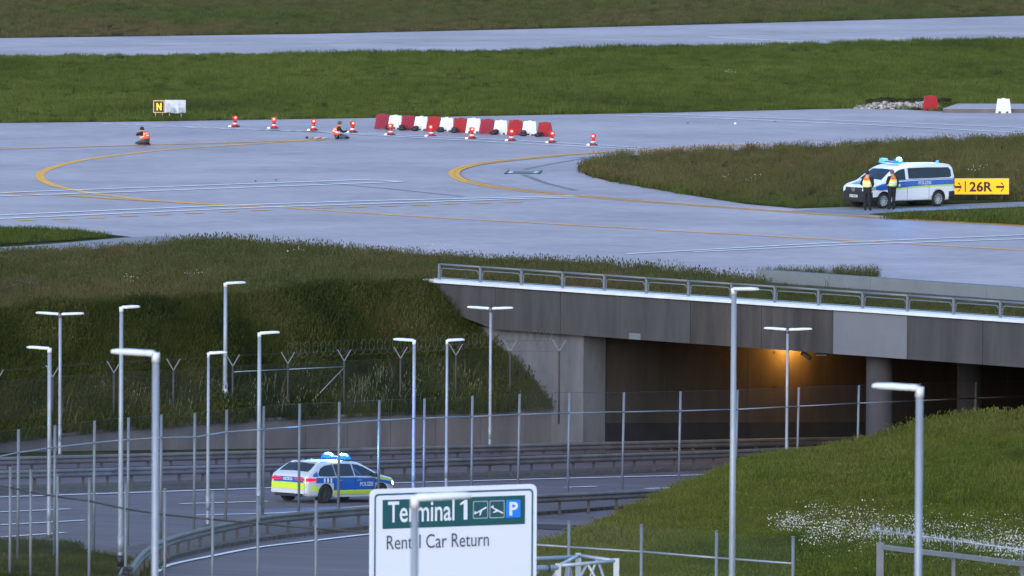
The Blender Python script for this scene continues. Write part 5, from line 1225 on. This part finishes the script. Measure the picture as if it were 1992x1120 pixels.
mb = MB(); mb.box((.05, 0, 1.55), (.26, 1.05, .04)); mb.build('light_bar_base', M['black'], car)
for y, m in ((-.36, 'beacon'), (.36, 'beacon')):
    mb = MB(); mb.box((.05, y, 1.625), (.30, .40, .13), taper=.75); o = mb.build('beacon', M[m], car); mb = MB(); mb.sphere((.05, y, 1.675), .12, 10, 6, 0, (1, 1.5, .7)); mb.build('flash_lamp', M['beacon_core'], o)
mb = MB(); mb.box((.05, 0, 1.60), (.24, .34, .06)); mb.build('display_box', M['black'], car)
mb = MB(); mb.box((-1.25, 0, 1.53), (.12, .03, .06), taper=.5); mb.build('antenna_fin', M['silver_body'], car)
ca = math.radians(50); pr = math.atan(RS * math.cos(ca - math.atan2(RU.y, RU.x)))
car.rotation_euler = Euler((0, pr, 0)); car.rotation_mode = 'XYZ'; car.rotation_euler = (Matrix.Rotation(ca, 3, 'Z') @ Matrix.Rotation(pr, 3, 'Y')).to_euler()
w_ = R(632, 979); off = (Matrix.Rotation(ca, 3, 'Z') @ Matrix.Rotation(pr, 3, 'Y')) @ Vector((-1.50, -.90, 0)); car.location = w_ - off + Vector((0, 0, .002)); car.scale = (1, 1, .96)
blue_light(car, (.05, -.1, 1.85), 600)

# ------------------------------------------------------------------ people
def skin(name, J, E, root, sub=2, fat=1.22):
    keys = list(J); me = bpy.data.meshes.new('s'); me.from_pydata([J[k][:3] for k in keys], [(keys.index(a), keys.index(b)) for a, b in E], []); ob = link('s', me)
    ob.modifiers.new('sk', 'SKIN')
    sv_ = me.skin_vertices[0].data
    for i, k in enumerate(keys):
        r = J[k][3]; r = r if isinstance(r, tuple) else (r, r); sv_[i].radius = (r[0] * fat, r[1] * fat); sv_[i].use_root = (k == root)
    md = ob.modifiers.new('su', 'SUBSURF'); md.levels = sub; md.render_levels = sub
    dg = bpy.context.evaluated_depsgraph_get(); out = bpy.data.meshes.new_from_object(ob.evaluated_get(dg)); bpy.data.objects.remove(ob); bpy.data.meshes.remove(me)
    out.name = name
    for p in out.polygons: p.use_smooth = True
    return out
def hand(J, E, nm, wr, d, side):
    w_ = Vector(wr); d = Vector(d).normalized(); sv_ = d.cross(Vector(side)).normalized(); J[nm + 'palm'] = (*(w_ + d * .07), .034); E.append((nm + 'wrist', nm + 'palm'))
    cu = sv_.cross(d) * -1
    for i, (o, l) in enumerate(((-.027, .075), (-.009, .085), (.009, .08), (.027, .065))):
        a = w_ + d * .10 + sv_ * o; b = a + d * l * .5 + cu * .01; c = a + d * l * .85 + cu * .035
        for n_, q, r in (('a', a, .010), ('b', b, .009), ('c', c, .008)): J[f'{nm}f{i}{n_}'] = (*q, r)
        E += [(nm + 'palm', f'{nm}f{i}a'), (f'{nm}f{i}a', f'{nm}f{i}b'), (f'{nm}f{i}b', f'{nm}f{i}c')]
    a = w_ + d * .04 + sv_ * -.04; b = a + d * .05 + sv_ * -.025
    J[nm + 't1'] = (*a, .011); J[nm + 't2'] = (*b, .009); E += [(nm + 'palm', nm + 't1'), (nm + 't1', nm + 't2')]
def person(label, loc, rz, J, hands, zone, vest, hairc, mats, cat='person', group=None, tape=None, patchm=None):
    o = empty('person', loc, rz); tag(o, label, cat, group); E = [('pelvis', 'spine'), ('spine', 'chest'), ('chest', 'neck'), ('neck', 'head'), ('head', 'crown'), ('head', 'nose')]
    for s in 'LR': E += [('chest', s + 'sh'), (s + 'sh', s + 'el'), (s + 'el', s + 'wrist'), ('pelvis', s + 'hip'), (s + 'hip', s + 'knee'), (s + 'knee', s + 'ank'), (s + 'ank', s + 'toe')]
    J = dict(J); h = Vector(J['head'][:3]); J.setdefault('nose', (*(h + Vector((0, .095, .01))), .014))
    for s, (d, sd_) in hands.items(): hand(J, E, s, J[s + 'wrist'][:3], d, sd_)
    me = skin('body', J, E, 'pelvis'); keys = list(J); pos = np.array([J[k][:3] for k in keys])
    for m_ in mats: me.materials.append(m_)
    for p in me.polygons:
        k = keys[int(np.argmin(((pos - np.array(p.center)) ** 2).sum(1)))]; p.material_index = zone(k, p.center)
    body = link('body', me, o)
    # vest: the same trunk a little larger, cut off at the neck and the hips
    VJ = {k: (*J[k][:3], v) for k, v in vest['r'].items()}; ve = [('pelvis', 'spine'), ('spine', 'chest'), ('chest', 'neck')] + [('chest', s + 'sh') for s in 'LR']
    VJ['pelvis'] = (*(Vector(J['pelvis'][:3]).lerp(Vector(J['spine'][:3]), .25)), vest['r']['pelvis'])
    for s in 'LR': VJ[s + 'sh'] = (*(Vector(J['chest'][:3]).lerp(Vector(J[s + 'sh'][:3]), .72)), vest['r'][s + 'sh'])
    vm = skin('vest', VJ, ve, 'pelvis', fat=1.36); 
    for m_ in vest['m']: vm.materials.append(m_)
    ax0 = Vector(VJ['pelvis'][:3]); ax1 = Vector(J['neck'][:3]); L = (ax1 - ax0).length; dx = (ax1 - ax0).normalized()
    for p in vm.polygons: p.material_index = vest['f'](((Vector(p.center) - ax0).dot(dx)) / L, p.center)
    link('vest', vm, o)
    cr_ = Vector(J['crown'][:3]); mb = MB(); c = h.lerp(cr_, .55); mb.sphere(c + Vector((0, -.012, .012)), .108, 14, 10, 0, (.92, 1.02, 1.08))
    keep = [i for i, f in enumerate(mb.f) if (lambda q: not (q.y > .035 and q.z < .05))(sum((Vector(mb.v[k]) - c for k in f), Vector()) / len(f)) and (sum((Vector(mb.v[k]) - c for k in f), Vector()) / len(f)).z > -.075]
    mb.f = [mb.f[i] for i in keep]; mb.m = [0] * len(keep); mb.sm = [True] * len(keep); mb.build('hair', hairc, o)
    for s in (-1, 1):
        mb = MB(); mb.sphere(h + Vector((s * .032, .084, .035)), .012, 6, 4); mb.build('eye', M['black'], o)
        mb = MB(); mb.sphere(h + Vector((s * .088, 0, .01)), .026, 6, 5, 0, (.4, .8, 1.2)); mb.build('ear', mats[0], o)
    return o
def cloth(k, c):       # 0 skin, 1 jacket, 2 trousers, 3 shoes
    if k in ('head', 'crown', 'nose', 'neck') or 'palm' in k or k[1:2] in ('f', 't') and k[0] in 'LR' and k[1:] not in ('toe',) : return 0
    if k.endswith('toe') or k.endswith('ank') and c[2] < .12: return 3
    if k.endswith(('hip', 'knee', 'ank')) or k == 'pelvis': return 2
    return 1
def stand(elw, wr_l, wr_r, lean=0):
    J = {'pelvis': (0, 0, .95, (.155, .125)), 'spine': (0, 0, 1.16, (.15, .115)), 'chest': (0, 0, 1.36, (.165, .125)), 'neck': (0, .0, 1.51, .06), 'head': (0, .015, 1.62, (.082, .092)), 'crown': (0, .01, 1.725, (.07, .08))}
    for s, x in (('L', -1), ('R', 1)):
        J[s + 'sh'] = (x * .185, 0, 1.425, .072); J[s + 'el'] = (x * elw, -.05, 1.17, .052); w_ = wr_l if s == 'L' else wr_r; J[s + 'wrist'] = (x * w_[0], w_[1], w_[2], .034)
        J[s + 'hip'] = (x * .095, 0, .87, .098); J[s + 'knee'] = (x * .105, .02, .48, .068); J[s + 'ank'] = (x * .11, -.01, .09, .05); J[s + 'toe'] = (x * .13, .14, .045, .042)
    return J
vr = {'pelvis': (.185, .155), 'spine': (.18, .15), 'chest': (.195, .155), 'neck': .075, 'Lsh': .095, 'Rsh': .095}
def police_vest(t, c):
    if .70 < t < .90 and c[1] < .02 and abs(c[0]) < .15: return 1
    if .14 < t < .24 or .42 < t < .52: return 2
    return 0
pm_ = [M['skin'], M['navy'], M['navy'], M['black']]
vst = {'r': vr, 'm': [M['hiviz'], M['hiviz_orange'], M['reflect']], 'f': police_vest}
p1 = P(1687, 410.8) + Vector((0, 0, .024)); person('police officer with dark hair in a yellow vest, the left one of the two', p1, math.radians(-25), stand(.30, (.10, .20, 1.12), (.12, .19, 1.05)), {'L': ((.6, .6, 0), (0, 0, 1)), 'R': ((-.6, .6, 0), (0, 0, 1))}, cloth, vst, M['hair'], pm_)
p2 = P(1735, 409) + Vector((0, 0, .024)); person('close cropped police officer in a yellow vest standing nearer the van door', p2, math.radians(30), stand(.29, (.12, .20, 1.18), (.20, .14, 1.0)), {'L': ((.6, .6, 0), (0, 0, 1)), 'R': ((-.3, .8, 0), (0, 0, 1))}, cloth, vst, mat('cropped_hair', (.12, .075, .06), .8), pm_)
def orange_vest(t, c):
    return 1 if (.30 < t < .42 or .56 < t < .66) else 0
ov = {'r': vr, 'm': [M['hiviz_orange'], M['reflect']], 'f': orange_vest}
# cross legged, facing right (local +y is forward)
J = {'pelvis': (0, 0, .13, (.17, .15)), 'spine': (0, .02, .33, (.15, .125)), 'chest': (0, .09, .53, (.165, .13)), 'neck': (0, .16, .67, .06), 'head': (0, .20, .76, (.082, .092)), 'crown': (0, .20, .865, (.07, .08))}
for s, x in (('L', -1), ('R', 1)):
    J[s + 'sh'] = (x * .185, .10, .585, .07); J[s + 'el'] = (x * .24, .26, .38, .05); J[s + 'wrist'] = (x * .10, .46, .40, .034)
    J[s + 'hip'] = (x * .10, .05, .12, .10); J[s + 'knee'] = (x * .36, .38, .16, .072); J[s + 'ank'] = (x * -.02, .50 + .06 * x, .075, .05); J[s + 'toe'] = (x * -.14, .58 + .06 * x, .06, .042)
def seat_zone(shoe):
    def f(k, c):
        if k in ('head', 'crown', 'nose', 'neck') or 'palm' in k or (k[1:2] in ('f', 't') and k[1:] != 'toe'): return 0
        if k.endswith(('toe', 'ank')): return 3
        if k.endswith(('hip', 'knee')) or k == 'pelvis': return 2
        return 1
    return f
person('person in an orange vest and jeans sitting cross legged and holding a phone', P(653, 270.5) + Vector((0, 0, .012)), math.radians(-78), J, {'L': ((0, 1, .25), (0, 0, 1)), 'R': ((0, 1, .25), (0, 0, 1))}, seat_zone(0), ov, M['hair_grey'], [M['skin'], M['navy'], M['jeans'], M['shoe']])
ph = empty('phone', P(653, 270.5)); ph.location += Matrix.Rotation(math.radians(-78), 3, 'Z') @ Vector((0, .56, .48)); tag(ph, 'small dark phone held by the cross legged person', 'phone')
mb = MB(); mb.box((0, 0, 0), (.02, .08, .15), rot=Matrix.Rotation(.4, 3, 'Y')); mb.build('case', M['black'], ph); mb = MB(); mb.box((-.012, 0, 0), (.004, .07, .13), rot=Matrix.Rotation(.4, 3, 'Y')); mb.build('screen', M['glass'], ph)
# kneeling, bent forward, turned to the left away from the camera
J = {'pelvis': (0, 0, .22, (.17, .15)), 'spine': (0, .05, .40, (.15, .125)), 'chest': (0, .13, .58, (.165, .13)), 'neck': (0, .20, .70, .06), 'head': (0, .25, .78, (.082, .092)), 'crown': (0, .27, .87, (.072, .08))}
for s, x in (('L', -1), ('R', 1)):
    J[s + 'sh'] = (x * .185, .14, .625, .072); J[s + 'el'] = (x * .32, .26, .52, .052); J[s + 'wrist'] = (x * .14, .36, .62, .034)
    J[s + 'hip'] = (x * .10, .02, .20, .10); J[s + 'knee'] = (x * .20, .46, .09, .075); J[s + 'ank'] = (x * .13, .02, .06, .05); J[s + 'toe'] = (x * .12, -.16, .05, .042)
person('person with a dark hood and orange vest kneeling on the left of the taxiway', P(284, 282.5) + Vector((0, 0, .012)), math.radians(48), J, {'L': ((.2, .2, 1), (0, 1, 0)), 'R': ((-.2, .2, 1), (0, 1, 0))}, seat_zone(0), ov, M['hair'], [M['skin'], M['navy'], M['jeans_grey'], M['black']])
for o in list(COL.objects):
    if o.name.startswith('person') and o.type == 'EMPTY' and ('sitting' in o['label'] or 'kneeling' in o['label']): o.scale = (1.12, 1.12, .94)
bpy.context.view_layer.update()
